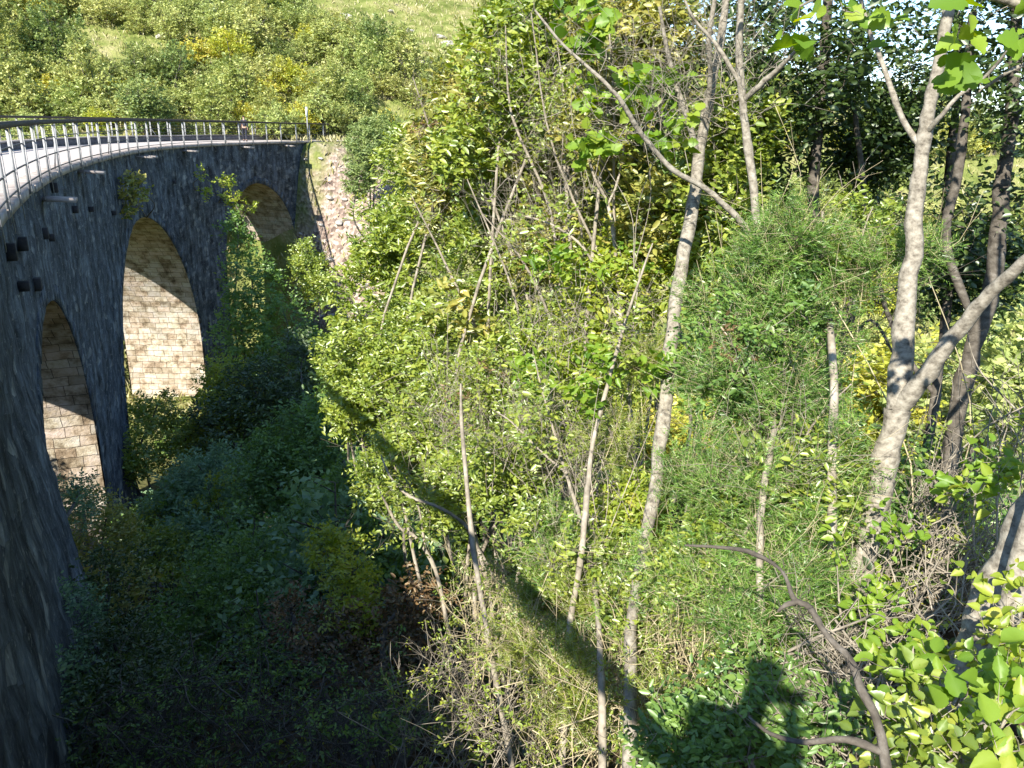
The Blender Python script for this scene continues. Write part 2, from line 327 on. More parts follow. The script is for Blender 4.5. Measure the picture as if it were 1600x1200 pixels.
# ------------------------------------------------------------------ terrain
CV, AV, OV = np.array([-.30, .954]), np.array([.954, .30]), np.array([-17.0, 33.0])
def sstep(a, b, x): t = np.clip((x - a) / (b - a), 0, 1); return t * t * (3 - 2 * t)
def ground(x, y):
    x = np.asarray(x, float); y = np.asarray(y, float)
    wv = (x - OV[0]) * CV[0] + (y - OV[1]) * CV[1]; a = (x - OV[0]) * AV[0] + (y - OV[1]) * AV[1]
    flo = -15.2 - .05 * np.clip(a, 0, 60) + .22 * np.clip(-a - 5, 0, 80)
    near = -np.clip(-(wv + 37.5), 0, 200) * 0.0
    dn = np.clip(-wv - 5, 0, 31.5); z = flo + dn * .44 + np.clip(-wv - 36.5, 0, 60) * .10
    kb = np.exp(-((a - 4) / 6.5) ** 2); st = 9 + 16 * kb; du = np.clip((wv - st) / (28.5 + 3.0 * kb - st), 0, 1); up_ = du * (0 - flo)
    z = np.where(wv > 0, flo + up_, z)
    hs = np.clip(wv - 32.5, 0, 400) * (.43 + .0 * a)
    cap = 4 + 62 * (1 - sstep(28, 88, a)); hs = cap * (1 - np.exp(-hs / cap))
    z = z + hs
    z = z + 1.1 * np.exp(-(((x - 1.7) ** 2 + (y - 3.6) ** 2) / 3.0)) + 2.0 * np.exp(-(((x - 4.6) ** 2 + (y - 3.2) ** 2) / 11.0)) - .9 * np.exp(-(((x + .3) ** 2 + (y - 2.2) ** 2) / 4.0))
    z = z + fbm(x * .13, y * .13, None, 4) * 2.0 * np.clip(np.abs(wv) / 30, .35, 1.6) + fbm(x * .7, y * .7, None, 3) * .5
    d = np.min(np.hypot(x[..., None] - EXT[:, 0], y[..., None] - EXT[:, 1]), axis=-1); k = 1 - sstep(2.2, 5.5, d)
    k = k * (wv > 20)
    return z * (1 - k) + (-.06) * k
def gz(x, y): return float(ground(np.array([x]), np.array([y]))[0])

def axis(a, b, c, d, n1, n2, n3):
    return np.unique(np.r_[-np.geomspace(1, abs(a - b) + 1, n1)[::-1] + 1 + b, np.linspace(b, c, n2), np.geomspace(1, d - c + 1, n3) - 1 + c])
gx = axis(-700, -50, 60, 900, 24, 260, 26); gy = axis(-120, -12, 130, 1400, 14, 300, 30)
GX, GY = np.meshgrid(gx, gy, indexing='ij'); GZ = np.zeros_like(GX)
for i in range(len(gx)): GZ[i] = ground(GX[i], GY[i])
ny = len(gy); I = (np.arange(len(gx) - 1)[:, None] * ny + np.arange(ny - 1)[None]).ravel()
Q = np.stack([I, I + ny, I + ny + 1, I + 1], -1)
def ground_mat():
    m, t, out = nodes('hillside_ground'); L = t.links.new
    g = N(t, 'ShaderNodeNewGeometry'); n1 = N(t, 'ShaderNodeTexNoise', i_Scale=.35, i_Detail=8, i_Roughness=.7); L(g.outputs['Position'], n1.inputs[0])
    r1 = ramp(t, [(.28, (.06, .075, .02)), (.45, (.14, .17, .045)), (.55, (.22, .23, .08)), (.66, (.31, .28, .14)), (.75, (.5, .46, .38))]); L(n1.outputs[0], r1.inputs[0])
    # pale rubble scree below the far end of the viaduct
    vm = N(t, 'ShaderNodeVectorMath', operation='SUBTRACT'); L(g.outputs['Position'], vm.inputs[0]); vm.inputs[1].default_value = (-12.2, 56.0, -6)
    vs = N(t, 'ShaderNodeVectorMath', operation='MULTIPLY'); L(vm.outputs[0], vs.inputs[0]); vs.inputs[1].default_value = (.16, .1, .08)
    ln = N(t, 'ShaderNodeVectorMath', operation='LENGTH'); L(vs.outputs[0], ln.inputs[0])
    n2 = N(t, 'ShaderNodeTexNoise', i_Scale=.8, i_Detail=6); L(g.outputs['Position'], n2.inputs[0])
    s = N(t, 'ShaderNodeMath', operation='ADD'); L(ln.outputs['Value'], s.inputs[0]); L(n2.outputs[0], s.inputs[1])
    rr = ramp(t, [(.0, 1.0), (.55, 1.0), (.75, 0.0)]); md = N(t, 'ShaderNodeMath', operation='MULTIPLY', i_1=.5); L(s.outputs[0], md.inputs[0]); L(md.outputs[0], rr.inputs[0])
    v = N(t, 'ShaderNodeTexVoronoi', i_Scale=4.5); L(g.outputs['Position'], v.inputs[0]); sc_ = N(t, 'ShaderNodeSeparateColor'); L(v.outputs['Color'], sc_.inputs[0])
    r2 = ramp(t, [(0, (.12, .09, .075)), (.4, (.27, .205, .165)), (.8, (.37, .295, .24)), (1, (.46, .39, .33))]); L(sc_.outputs[0], r2.inputs[0])
    mx = N(t, 'ShaderNodeMix', data_type='RGBA'); L(rr.outputs[0], mx.inputs[0]); L(r1.outputs[0], mx.inputs[6]); L(r2.outputs[0], mx.inputs[7])
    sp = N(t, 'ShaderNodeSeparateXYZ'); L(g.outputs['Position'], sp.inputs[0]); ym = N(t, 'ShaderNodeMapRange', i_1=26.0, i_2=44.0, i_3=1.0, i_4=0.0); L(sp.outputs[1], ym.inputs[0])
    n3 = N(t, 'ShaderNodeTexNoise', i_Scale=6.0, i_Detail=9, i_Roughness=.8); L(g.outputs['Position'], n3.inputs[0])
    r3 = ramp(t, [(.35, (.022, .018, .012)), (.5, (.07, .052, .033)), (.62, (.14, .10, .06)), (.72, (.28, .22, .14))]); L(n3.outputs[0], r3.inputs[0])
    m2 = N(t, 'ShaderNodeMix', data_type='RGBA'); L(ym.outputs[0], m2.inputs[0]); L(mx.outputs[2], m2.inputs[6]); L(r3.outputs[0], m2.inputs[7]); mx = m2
    b = N(t, 'ShaderNodeBsdfDiffuse'); L(mx.outputs[2], b.inputs[0]); L(b.outputs[0], out.inputs[0])
    ad = N(t, 'ShaderNodeMath', operation='MULTIPLY'); L(v.outputs['Distance'], ad.inputs[0]); L(n1.outputs[0], ad.inputs[1])
    bp = N(t, 'ShaderNodeBump', i_Strength=.8, i_Distance=.25); L(ad.outputs[0], bp.inputs['Height']); L(bp.outputs[0], b.inputs['Normal'])
    return m
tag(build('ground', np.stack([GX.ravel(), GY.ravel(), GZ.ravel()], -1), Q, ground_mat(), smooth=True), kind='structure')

# ------------------------------------------------------------------ viaduct
ARCH = [(19.9, 5.5, -8.2), (40.4, 8.6, -11.7), (59.2, 5.3, -8.1)]
via = empty('viaduct', (float(pos(30)[0]), float(pos(30)[1]), 0), 'long curved dark stone railway viaduct with three arches crossing the wooded valley', 'viaduct')
VO = np.array(via.location); BOT = -23.0
def in_arch(s):
    for c, r, z in ARCH:
        if abs(s - c) < r: return z + sqrt(max(0, r * r - (s - c) ** 2)) * 1.0
    return None
def disp(s, z, seed=0):
    return fbm(s * 1.7 + seed, z * 2.6, None, 3) * .11 + fbm(s * .4, z * .4 + seed, None, 2) * .12
def column_grid(s_list, zb_list, off, side, seed):
    """rough wall sheet: for each s a column from the top down to zb"""
    s_list = np.array(s_list); zb = np.array(zb_list); rows = max(6, int(abs(min(zb)) / .22)); tt = np.linspace(0, 1, rows + 1)
    Sg = np.repeat(s_list[:, None], rows + 1, 1); Zg = -.16 + (zb[:, None] + .16) * tt[None]
    D = disp(Sg, Zg, seed)
    P = pos(Sg.ravel(), off, 0).reshape(*Sg.shape, 3)
    nn = np.stack([np.interp(Sg, SL, -TAN[:, 1]), np.interp(Sg, SL, TAN[:, 0])], -1)
    bat = np.clip(-Zg - 2.5, 0, 30) * .11 * np.clip((15.5 - Sg) / 1.5, 0, 1) * (side < 0)
    P[..., :2] += nn * (D * side - bat)[..., None]; P[..., 2] = Zg
    m = rows + 1; I = (np.arange(len(s_list) - 1)[:, None] * m + np.arange(rows)[None]).ravel()
    return P.reshape(-1, 3), np.stack([I, I + m, I + m + 1, I + 1], -1), np.stack([Sg.ravel(), Zg.ravel()], -1)
def segs():
    cur = S0 + .2; out = []
    for c, r, z in ARCH:
        out.append(('pier', cur, c - r)); out.append(('arch', c - r, c + r)); cur = c + r
    out.append(('pier', cur, S1 + .0)); return out
AV_, AF_, AU_ = [], [], []; nv = 0
for off, side, seed in ((.14, -1, 0), (WID - .12, 1, 50)):
    for kind, a, b in segs():
        if kind == 'pier': ss = np.linspace(a, b, max(4, int((b - a) / .3))); zb = np.full(len(ss), BOT)
        else:
            c, r, z = [q for q in ARCH if abs(q[0] - (a + b) / 2) < .01][0]; th = np.linspace(pi, 0, 61); ss = c + r * np.cos(th); zb = z + r * np.sin(th) + .0
        V, F, U = column_grid(ss, zb, off, side, seed); AV_.append(V); AF_.append((F if side < 0 else F[:, ::-1]) + nv); AU_.append(U); nv += len(V)
Vw = np.concatenate(AV_); build('masonry_wall', Vw - VO, np.concatenate(AF_), MAT['rubble'], via, None, np.concatenate(AU_))
# barrel undersides and pier flanks
for c, r, z in ARCH:
    th = np.linspace(pi, 0, 61)
    ss = np.concatenate([np.full(30, c - r), c + r * np.cos(th), np.full(30, c + r)])
    zz = np.concatenate([np.linspace(BOT, z - .35, 30), z + r * np.sin(th), np.linspace(z - .35, BOT, 30)])
    arc = np.r_[0, np.cumsum(np.hypot(np.diff(ss), np.diff(zz)))]
    n = len(ss); wv = np.linspace(.17, WID - .15, 14)
    P = np.zeros((n, 14, 3)); U = np.zeros((n, 14, 2))
    for j, o in enumerate(wv):
        d = disp(arc + c, np.full(n, o), 9) * .5
        if j in (0, 13): d = d - np.abs(fbm(arc * 1.3 + c, np.full(n, 3.3), None, 2)) * .0
        sx = ss + np.where(ss < c, -1, 1) * 0 + d * np.where(np.abs(ss - c) > .1, np.sign(c - ss), 0) * .6
        if j == 0 and c < 25: o = o - np.where(ss < c, np.clip(-zz - 2.5, 0, 30) * .11 * np.clip((15.5 - ss) / 1.5, 0, 1), 0)
        P[:, j] = pos(sx, o, zz + d * .3); U[:, j, 0] = o; U[:, j, 1] = arc
    I = (np.arange(n - 1)[:, None] * 14 + np.arange(13)[None]).ravel()
    build('arch_barrel', P.reshape(-1, 3) - VO, np.stack([I, I + 1, I + 15, I + 14], -1), MAT['ashlar'], via, None, U.reshape(-1, 2))
# voussoir ring: slightly proud stones around each arch mouth
rr_ = random.Random(3)
for c, r, z in ARCH:
    g = Geo(); n = int(pi * r / .42)
    for i in range(n):
        t0, t1 = pi * i / n + .002, pi * (i + 1) / n - .002; dpt = .42 + rr_.uniform(-.05, .06); pr = rr_.uniform(.0, .02)
        V = []
        for o in (.14 - pr, .3):
            for (t, q) in ((t0, 0), (t1, 0), (t1, dpt), (t0, dpt)): V.append(pos(c + (r + q + .012) * cos(t), o, z + (r + q + .012) * sin(t)))
        g.add(np.array(V) - VO, None, [[0, 1, 2, 3], [7, 6, 5, 4], [0, 4, 5, 1], [1, 5, 6, 2], [2, 6, 7, 3], [3, 7, 4, 0]])
    o = g.build('voussoir_ring', MAT['rubble'], via)
    l = o.data.uv_layers.new(name='UVMap'); co = np.zeros(len(o.data.vertices) * 3, np.float32); o.data.vertices.foreach_get('co', co); co = co.reshape(-1, 3)
    li = np.zeros(len(o.data.loops), np.int32); o.data.loops.foreach_get('vertex_index', li); l.data.foreach_set('uv', (co[li][:, [1, 2]]).astype(np.float32).ravel())
# end wall of the far abutment
ss = np.linspace(.14, WID - .12, 12); zz = np.linspace(-.16, BOT, 90)
P = np.array([[pos(S1 + disp(np.array([o * 1.0]), np.array([q]), 4)[0] * .5, o, q) for q in zz] for o in ss]); U = np.array([[[o, q] for q in zz] for o in ss])
I = (np.arange(11)[:, None] * 90 + np.arange(89)[None]).ravel(); build('end_wall', P.reshape(-1, 3) - VO, np.stack([I, I + 90, I + 91, I + 1], -1), MAT['rubble'], via, None, U.reshape(-1, 2))
# deck, coping, kerbs
def ribbon(g, offs_z, s_arr, closed=True):
    """sweep a cross-section [(off,z)...] along s"""
    k = len(offs_z); V = np.concatenate([pos(s, np.array([q[0] for q in offs_z]), 0)[None] if False else np.array([pos(s, o, z) for o, z in offs_z])[None] for s in s_arr]).reshape(-1, 3) - VO
    n = len(s_arr); i = np.arange(n - 1)[:, None] * k; j = np.arange(k if closed else k - 1)[None]; j2 = (j + 1) % k
    g.add(V, None, np.stack([i + j, i + k + j, i + k + j2, i + j2], -1).reshape(-1, 4))
    if closed: g.add(V[:k], None, [list(range(k))[::-1]] if k == 4 else None); g.add(V[-k:], None, [list(range(k))] if k == 4 else None)
sa = np.arange(S0 + .3, S1 - .02, .5)
g = Geo(); ribbon(g, [(.5, -.05), (WID - .42, -.05)], sa, False); d_ = g.build('deck_surface', MAT['gravel'], via)
g = Geo(); s = S0 + .3; i = 0
while s < S1 - .3:
    e = min(s + rr_.uniform(.9, 1.6), S1 - .01); lift = rr_.uniform(-.012, .012); out_ = rr_.uniform(-.03, .02)
    ribbon(g, [(.0 + out_, -.16), (.0 + out_, .0 + lift), (.52, .01 + lift), (.52, -.16)], [s + .012, (s + e) / 2, e - .012]); s = e
g.build('coping_stones', MAT['coping'], via)
g = Geo(); ribbon(g, [(WID - .44, -.12), (WID - .44, .26), (WID - .1, .27), (WID - .1, -.12)], sa); g.build('kerb', MAT['kerb_shaded'], via)
g = Geo(); ribbon(g, [(WID - .47, .272), (WID - .47, .32), (WID + .0, .32), (WID + .0, .272)], sa); g.build('kerb_coping', MAT['coping'], via)
# projecting drain slabs and plain dark boxes on the wall face
for s, z, wd in ((22.0, -.5, .52), (22.0 + 7.3, -.3, .42), (41.0, -.34, .2), (41.9, -.34, .28), (49.2, -.32, .6), (57.6, -.3, .6), (63.6, -.3, .5)):
    g = Geo(); c = pos(s, -.2, z); t = tang(s); n_ = nrm(s)
    g.box(c - VO, t * wd / 2, n_ * .42 + np.array([0, 0, .02]), (0, 0, .045)); g.build('drain_slab', MAT['coping'], via)
for s, z, wd, h in ((21.0, -1.2, .35, .3), (16.3, -1.55, .3, .2), (15.2, -.75, .28, .34), (22.1, -1.45, .25, .2), (24.2, -.4, .3, .3), (27.3, -1.3, .3, .25), (17.2, -.9, .3, .3), (18.3, -1.9, .34, .3), (30.2, -1.6, .25, .2), (34.5, -2.2, .25, .2), (47, -1.9, .25, .2)):
    g = Geo(); c = pos(s, .1, z); g.box(c - VO, tang(s) * wd * .36, nrm(s) * .10, (0, 0, h * .42)); g.build('dark_stub', MAT['stub'], via)

# ------------------------------------------------------------------ railings (each run is one fixed structure; posts, rails are its parts)
def railing(name, label, off_post, off_rail, s_from, s_to, step, zbot, sgn):
    root = empty(name, tuple(float(q) for q in pos(30, off_post, 0)), label, 'railing'); O = np.array(root.location)
    n = int((s_to - s_from) / step); q = random.Random(5 + int(off_post * 10))
    for i in range(n + 1):
        s = s_from + i * step + q.uniform(-.06, .06); t, m = tang(s), nrm(s); g = Geo()
        g.box(pos(s, off_post, (1.24 + zbot) / 2) - O, t * .016, m * .008, (0, 0, (1.24 - zbot) / 2))
        g.box(pos(s, off_post + sgn * .045, (1.22 + zbot) / 2 + .15) - O, t * .007, m * .026, (0, 0, (1.22 - zbot) / 2 - .15))
        if i % 5 == 2: # raking stay back to the coping
            g.tube(np.array([pos(s, off_post + sgn * .05, .75), pos(s + .55, off_post + sgn * .22, .02)]) - O, .02, 4, True)
        g.build('post', MAT['steel'], root)
    sa = np.arange(s_from - .6, s_to + .4, .5)
    g = Geo(); k = np.array([pos(x, off_rail, 1.28) for x in sa]) - O
    V = []
    for x in sa:
        m = nrm(x); p = pos(x, off_rail, 0) - O
        for a, b in ((-.06, 1.235), (.06, 1.235), (.06, 1.345), (-.06, 1.345)): V.append(p + m * a + np.array([0, 0, b]))
    n_ = len(sa); i = np.arange(n_ - 1)[:, None] * 4; j = np.arange(4)[None]; j2 = (j + 1) % 4
    g.add(V, None, np.stack([i + j, i + j2, i + 4 + j2, i + 4 + j], -1).reshape(-1, 4)); g.add(V[:4], None, [[0, 1, 2, 3]]); g.add(V[-4:], None, [[3, 2, 1, 0]])
    g.build('handrail', MAT['wood_rail'], root)
    for z in (.9, .48, .12):
        g = Geo(); g.tube(np.array([pos(x, off_rail - sgn * .0, z) for x in sa]) - O, .017, 6, True); g.build('rail_cable', MAT['cable'], root, True)
    return root
railing('bridge_railing', 'grey steel post railing with dark wooden handrail along the near edge of the viaduct', -.05, -.0, -9, S1 - .3, 2.0, -.42, 1)
railing('bridge_railing', 'dark railed fence standing on the kerb along the far edge of the viaduct', WID + .06, WID + .0, -9, S1 - .6, 2.0, -.35, -1)

# path beyond the viaduct and its sign
g = Geo(); E = catmull([(-17.5, 65.0), (-16.2, 68.5), (-10.8, 72.5), (-4.3, 76.5), (5, 79)], 14); Te = norm(np.gradient(E, axis=0)); V = []
for p, t in zip(E, Te):
    for o in (-1.9, -1.0, 1.0, 1.9): V.append((p[0] - t[1] * o, p[1] + t[0] * o, .0 if abs(o) < 1.5 else -.03))
k = len(E); i = np.arange(k - 1)[:, None] * 4; j = np.arange(3)[None]; g.add(V, None, np.stack([i + j, i + 4 + j, i + 5 + j, i + 1 + j], -1).reshape(-1, 4))
tag(g.build('path', MAT['gravel']), kind='structure')
p = pos(66.6, -.12, 0); rt_ = empty('trail_sign', tuple(p), 'small pale sign on a grey pole beside the far end of the railing', 'sign')
g = Geo(); g.tube([(0, 0, -.4), (0, 0, 2.5)], .045, 8, True); g.build('pole', MAT['steel'], rt_)
g = Geo(); g.box((0, -.06, 2.15), (.07, .03, 0), (.006, -.014, 0), (0, 0, .36)); g.build('sign_plate', MAT['sign_white'], rt_)
#@@PLANTS
# ------------------------------------------------------------------ plants
def lob(px, py, d, rx, ry=None, rd=None):
    """crown lobe seen in this direction at d metres: centre and radii in metres"""
    k = d / FPX * .93; ry = ry or rx; return (*at(px, py, d), rx * k, (rd if rd else (rx + ry) / 2 * k), ry * k)
def sample_lobes(L, n, shell=.42, gap=.3, gs=1.6, seed=0):
    L = np.array(L, float); wt = (L[:, 3] * L[:, 4] * L[:, 5]) ** .75; wt /= wt.sum(); P = []; O = []
    m = int(n * 1.9); idx = R.choice(len(L), m, p=wt); dr = norm(R.normal(0, 1, (m, 3))); rad = R.uniform(0, 1, m) ** shell
    C = L[idx, :3]; P = C + dr * L[idx, 3:] * rad[:, None]
    mean = L[:, 3:].mean(); f = gs / max(mean, .3)
    keep = vnoise(P[:, 0] * f + seed, P[:, 1] * f, P[:, 2] * f) > gap
    P, dr = P[keep][:n], dr[keep][:n]
    gzz = ground(P[:, 0], P[:, 1]) if len(P) else np.zeros(0); ok = P[:, 2] > gzz + .1
    return P[ok], dr[ok]
def wiggle(a, b, n=7, amt=.06, sag=0.0):
    a, b = np.array(a, float), np.array(b, float); t = np.linspace(0, 1, n)[:, None]; l = np.linalg.norm(b - a)
    P = a + (b - a) * t; P[1:-1] += R.normal(0, amt * l / 3, (n - 2, 3)) ; P[:, 2] += sag * l * (t[:, 0] * (1 - t[:, 0])) * 4
    return P
def smooth_line(P, n=5): return catmull(P, n) if len(P) > 2 else np.array(P)
def plant(name, label, cat, group, base, lobes, n, leaf, mat, bark='bark_twig', r0=.05, stems=None, bare=0, gap=.3, seed=0, bare_len=.6, k=3, m=6, tmpl=T_OVAL, ratio=.62, spread=1.0,
          upb=.25, L=.25, droop=0., flat=.7, tw=.004, shell=.42, kk=5, loc=None, min_r=.0025, gs=1.6, sstem=None, light=(-.15, -.6, .9)):
    base = np.array(base, float)
    if len(base) == 2: base = np.r_[base, gz(*base) - .1]
    root = empty(name, tuple(base), label, cat, group); g = Geo(); nodes_ = []; rad = []
    if stems is None:
        stems = []
        for q in lobes:
            c = np.array(q[:3]); mid = base + (c - base) * .5 + R.normal(0, .1 * np.linalg.norm(c - base), 3) * [1, 1, .2]
            P = catmull([base + R.normal(0, min(.08, r0 * .3), 3) * [1, 1, 0], mid, c, c + [R.normal(0, .2) * q[3], R.normal(0, .2) * q[4], q[5] * .7]], 5); stems.append((P, np.linspace(r0, r0 * .2, len(P))))
    for P, rr in stems:
        rr = np.broadcast_to(rr, (len(P),)) * (1 + .10 * (vnoise(np.arange(len(P)) * .8 + seed, np.full(len(P), seed * 1.7)) - .5) * 2)
        g.tube(P - base, rr, max(kk, 6)); nodes_.append(P); rad.append(np.broadcast_to(rr, (len(P),)))
    NP = np.concatenate(nodes_); 
    if n:
        C, O = sample_lobes(lobes, n, shell, gap, gs, seed)
        d0 = np.array([np.min(((NP - c) ** 2).sum(1)) for c in C]); order = np.argsort(d0); C, O = C[order], O[order]
        buf = np.zeros((len(NP) + len(C) * 3 + 8, 3)); buf[:len(NP)] = NP; cnt = len(NP)
        for c in C:
            dv = c - buf[:cnt]; dd = np.sqrt((dv ** 2).sum(1)); cost = dd + np.maximum(0, .25 * dd - dv[:, 2]) * .9; i = int(np.argmin(cost)); a = buf[i]; l = dd[i]
            if l < .02: continue
            b1 = a + (c - a) * .38 + R.normal(0, .09 * l, 3); b2 = a + (c - a) * .72 + R.normal(0, .08 * l, 3) + [0, 0, .06 * l]
            g.tube(np.array([a, b1, b2, c]) - base, np.array([1, .8, .6, .3]) * (tw + l * .006), 3 if l < .8 else 4)
            buf[cnt] = b1; buf[cnt + 1] = b2; buf[cnt + 2] = c; cnt += 3
        for _ in range(bare):
            c = C[R.integers(len(C))]; o = norm(np.array([R.normal(0, .5), R.normal(0, .5) - .3, R.uniform(.1, 1.1)])); l = bare_len * R.uniform(.5, 1.6)
            P = catmull([c, c + o * l * .5 + R.normal(0, .06 * l, 3), c + o * l + R.normal(0, .1 * l, 3)], 3); g.tube(P - base, np.linspace(tw * .9, min_r * .5, len(P)), 3)
            for _k in range(3):
                q = P[R.integers(1, len(P) - 1)]; g.tube(np.array([q, q + norm(o + R.normal(0, .7, 3)) * l * .3]) - base, [tw * .5, .001], 3)
    g.build('trunk' if cat == 'tree' else 'stems', MAT[bark], root, True)
    if n and leaf:
        lg = Geo(); sg = Geo() if sstem else None
        shoots(lg, C - base, O, k, m, L, leaf, ratio, tmpl, spread, upb, None, droop, flat, sg, sstem or .002, light=light)
        lg.build('crown' if cat == 'tree' else 'leaves', LEAF[mat], root)
        if sg: sg.build('twigs', MAT[bark], root)
    return root
def pl(pts, d=None, wmul=1.0, sub=4):
    """stem polyline from photo directions with distances: (px, py, dist, width_px)"""
    P = np.array([at(a, b, c) for a, b, c, _ in pts]); W_ = np.array([e * c / FPX / 2 * wmul for _, _, c, e in pts])
    Q = catmull(P, sub); t = np.linspace(0, 1, len(Q)); return Q, np.interp(t, np.linspace(0, 1, len(W_)), W_)
def down(pts):
    """continue the first point of a stem down into the ground"""
    a, b, c, e = pts[0]; p = at(a, b, c); q = at(*pts[1][:3]); s = norm(p - q) ; 
    return pts

# ---- bright deciduous thicket between viaduct and near trees
def bright(label, lobes, n, base, mat='hornbeam', seed=0, leaf=.075, bare=30, r0=.032, d=11, **kw):
    return plant('leafy_tree', label, 'tree', 'sunlit young trees on the near bank', base, lobes, int(n * 1.12), leaf * 1.25, mat, seed=seed, bare=bare // 2, r0=r0, **{'gap': .4, 'gs': 2.6, 'L': .2, **kw})
bright('bushy yellow-green tree nearest the far bank, its edge against the shaded valley', [lob(655, 270, 14.5, 75, 75, 1.1), lob(615, 370, 14, 75, 70, 1.1), lob(585, 470, 13.5, 70, 80, 1.1), lob(640, 420, 13.5, 80, 110, 1.1)], 900, (-1.9, 13.6), seed=1, leaf=.085, r0=.036, tmpl=T_OVAL, ratio=.5)
bright('lower leafy tree bulging over the dark valley beside the bridge shadow', [lob(560, 560, 12.5, 70, 60, .9), lob(600, 620, 12, 80, 70, .9), lob(660, 560, 11.5, 80, 90, .9), lob(540, 640, 12.3, 45, 40, .6)], 850, (-1.7, 11.2), seed=2, leaf=.062)
bright('tall pale-leaved tree with upright shoots in front of the hillside', [lob(730, 180, 12, 65, 85, .9), lob(720, 300, 12, 80, 80, .9), lob(760, 110, 12.3, 45, 50, .7), lob(700, 240, 12, 70, 60, .8)], 750, (-.8, 11.6), 'olive', 3, .095, 45, tmpl=T_OVAL, ratio=.45, flat=.9)
bright('dense green tree in the middle of the sunlit thicket', [lob(760, 420, 11, 90, 95, .9), lob(730, 540, 10.6, 90, 80, .9), lob(800, 340, 11.3, 75, 80, .9)], 850, (-.5, 10.2), seed=4, leaf=.07)
bright('yellowish leafy tree behind the thin grey forked trunk', [lob(850, 240, 10.6, 85, 90, .9), lob(880, 400, 10, 90, 90, .9), lob(850, 140, 11, 80, 70, .9), lob(900, 330, 10.4, 80, 80, .9)], 900, (.6, 9.6), 'olive', 5, .075, 60, flat=.9)
bright('green tree crown behind the bare twiggy branches at the top', [lob(900, 50, 10, 80, 70, .9), lob(960, 160, 9.5, 80, 80, .9), lob(820, 40, 10.5, 50, 50, .8), lob(1000, 270, 9, 80, 80, .9)], 800, (1.4, 9.0), 'valley', 6, .07, 50)
bright('low leafy shrub lit beneath the yellowish tree', [lob(700, 650, 9.4, 85, 60, .7), lob(800, 600, 9, 85, 80, .7), lob(870, 540, 8.8, 85, 70, .7), lob(650, 700, 9.6, 60, 45, .6)], 850, (-.5, 8.3), seed=7, leaf=.055, bare=70)
bright('lower yellow-green shrub along the handrail shadow', [lob(790, 740, 7.6, 80, 65, .6), lob(880, 680, 7.4, 80, 70, .6), lob(700, 770, 8.2, 60, 50, .6), lob(620, 740, 9.2, 70, 50, .6)], 750, (-.2, 6.7), 'hornbeam', 8, .05, 90)
bright('small yellow shrub at the foot of the leaning pale trunk', [lob(970, 840, 6, 60, 70, .35), lob(1000, 780, 6.1, 40, 40, .3)], 260, (.6, 5.0), 'yellow', 9, .035, 10, r0=.02, L=.14)
bright('bright leafy tree with yellow tips left of the feathery green foliage', [lob(960, 450, 7.8, 80, 90, .6), lob(930, 580, 7.6, 80, 80, .6), lob(1010, 380, 8, 60, 80, .6)], 600, (.9, 6.9), 'yellow', 10, .06, 50, gap=.42)

bright('leafy crown rising to the top edge left of the bare twigs', [lob(790, 90, 9.6, 75, 65, .8), lob(860, 30, 9.4, 70, 60, .8), lob(740, 230, 9.9, 60, 65, .7), lob(850, 170, 9.2, 70, 60, .7)], 640, (.0, 9.0), 'hornbeam', 30, .07, 30)
bright('yellow-green crown behind the slanting bare branch', [lob(960, 60, 8.2, 75, 60, .6), lob(940, 210, 8, 70, 65, .6), lob(1030, 60, 8.2, 50, 60, .5), lob(1020, 340, 7.6, 60, 70, .5)], 560, (1.0, 7.4), 'olive', 31, .065, 30)
bright('fresh green crown filling the space above the feathery bushes', [lob(1110, 330, 7.4, 60, 80, .5), lob(1140, 210, 7.6, 60, 70, .5), lob(1090, 440, 7.2, 45, 50, .4)], 380, (1.7, 6.6), 'hornbeam', 32, .06, 30)
# ---- shaded valley trees and bushes
VAL = 'trees and bushes in the shaded valley'
def valley(label, lobes, n, base, mat, seed, leaf=.11, name='valley_tree', cat='tree', **kw):
    return plant(name, label, cat, VAL, base, lobes, n, leaf, mat, 'bark_grey', seed=seed, r0=kw.pop('r0', .07), L=kw.pop('L', .4), **kw)
def vb(px, py, d): p = at(px, py, d); return (p[0], p[1])
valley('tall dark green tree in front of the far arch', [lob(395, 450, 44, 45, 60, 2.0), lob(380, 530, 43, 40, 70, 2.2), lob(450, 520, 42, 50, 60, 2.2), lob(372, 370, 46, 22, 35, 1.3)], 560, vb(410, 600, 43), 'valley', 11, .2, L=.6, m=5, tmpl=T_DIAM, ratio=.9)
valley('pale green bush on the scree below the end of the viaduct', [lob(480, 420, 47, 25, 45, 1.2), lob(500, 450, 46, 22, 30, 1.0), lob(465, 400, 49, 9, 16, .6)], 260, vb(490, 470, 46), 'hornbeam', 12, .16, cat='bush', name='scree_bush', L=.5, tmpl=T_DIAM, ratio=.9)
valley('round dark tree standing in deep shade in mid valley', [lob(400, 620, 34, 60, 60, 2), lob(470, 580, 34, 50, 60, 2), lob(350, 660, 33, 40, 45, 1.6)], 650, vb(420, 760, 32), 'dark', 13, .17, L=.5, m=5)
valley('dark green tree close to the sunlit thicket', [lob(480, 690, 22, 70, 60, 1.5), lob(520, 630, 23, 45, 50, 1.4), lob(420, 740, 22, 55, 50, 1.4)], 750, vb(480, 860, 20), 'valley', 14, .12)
valley('grey-green leafy tree in shade beside the middle pier', [lob(330, 760, 25, 65, 55, 1.5), lob(280, 800, 24, 55, 50, 1.4), lob(370, 810, 23, 60, 50, 1.4), lob(300, 860, 22, 65, 50, 1.3)], 950, vb(320, 930, 22), 'bluish', 15, .13)
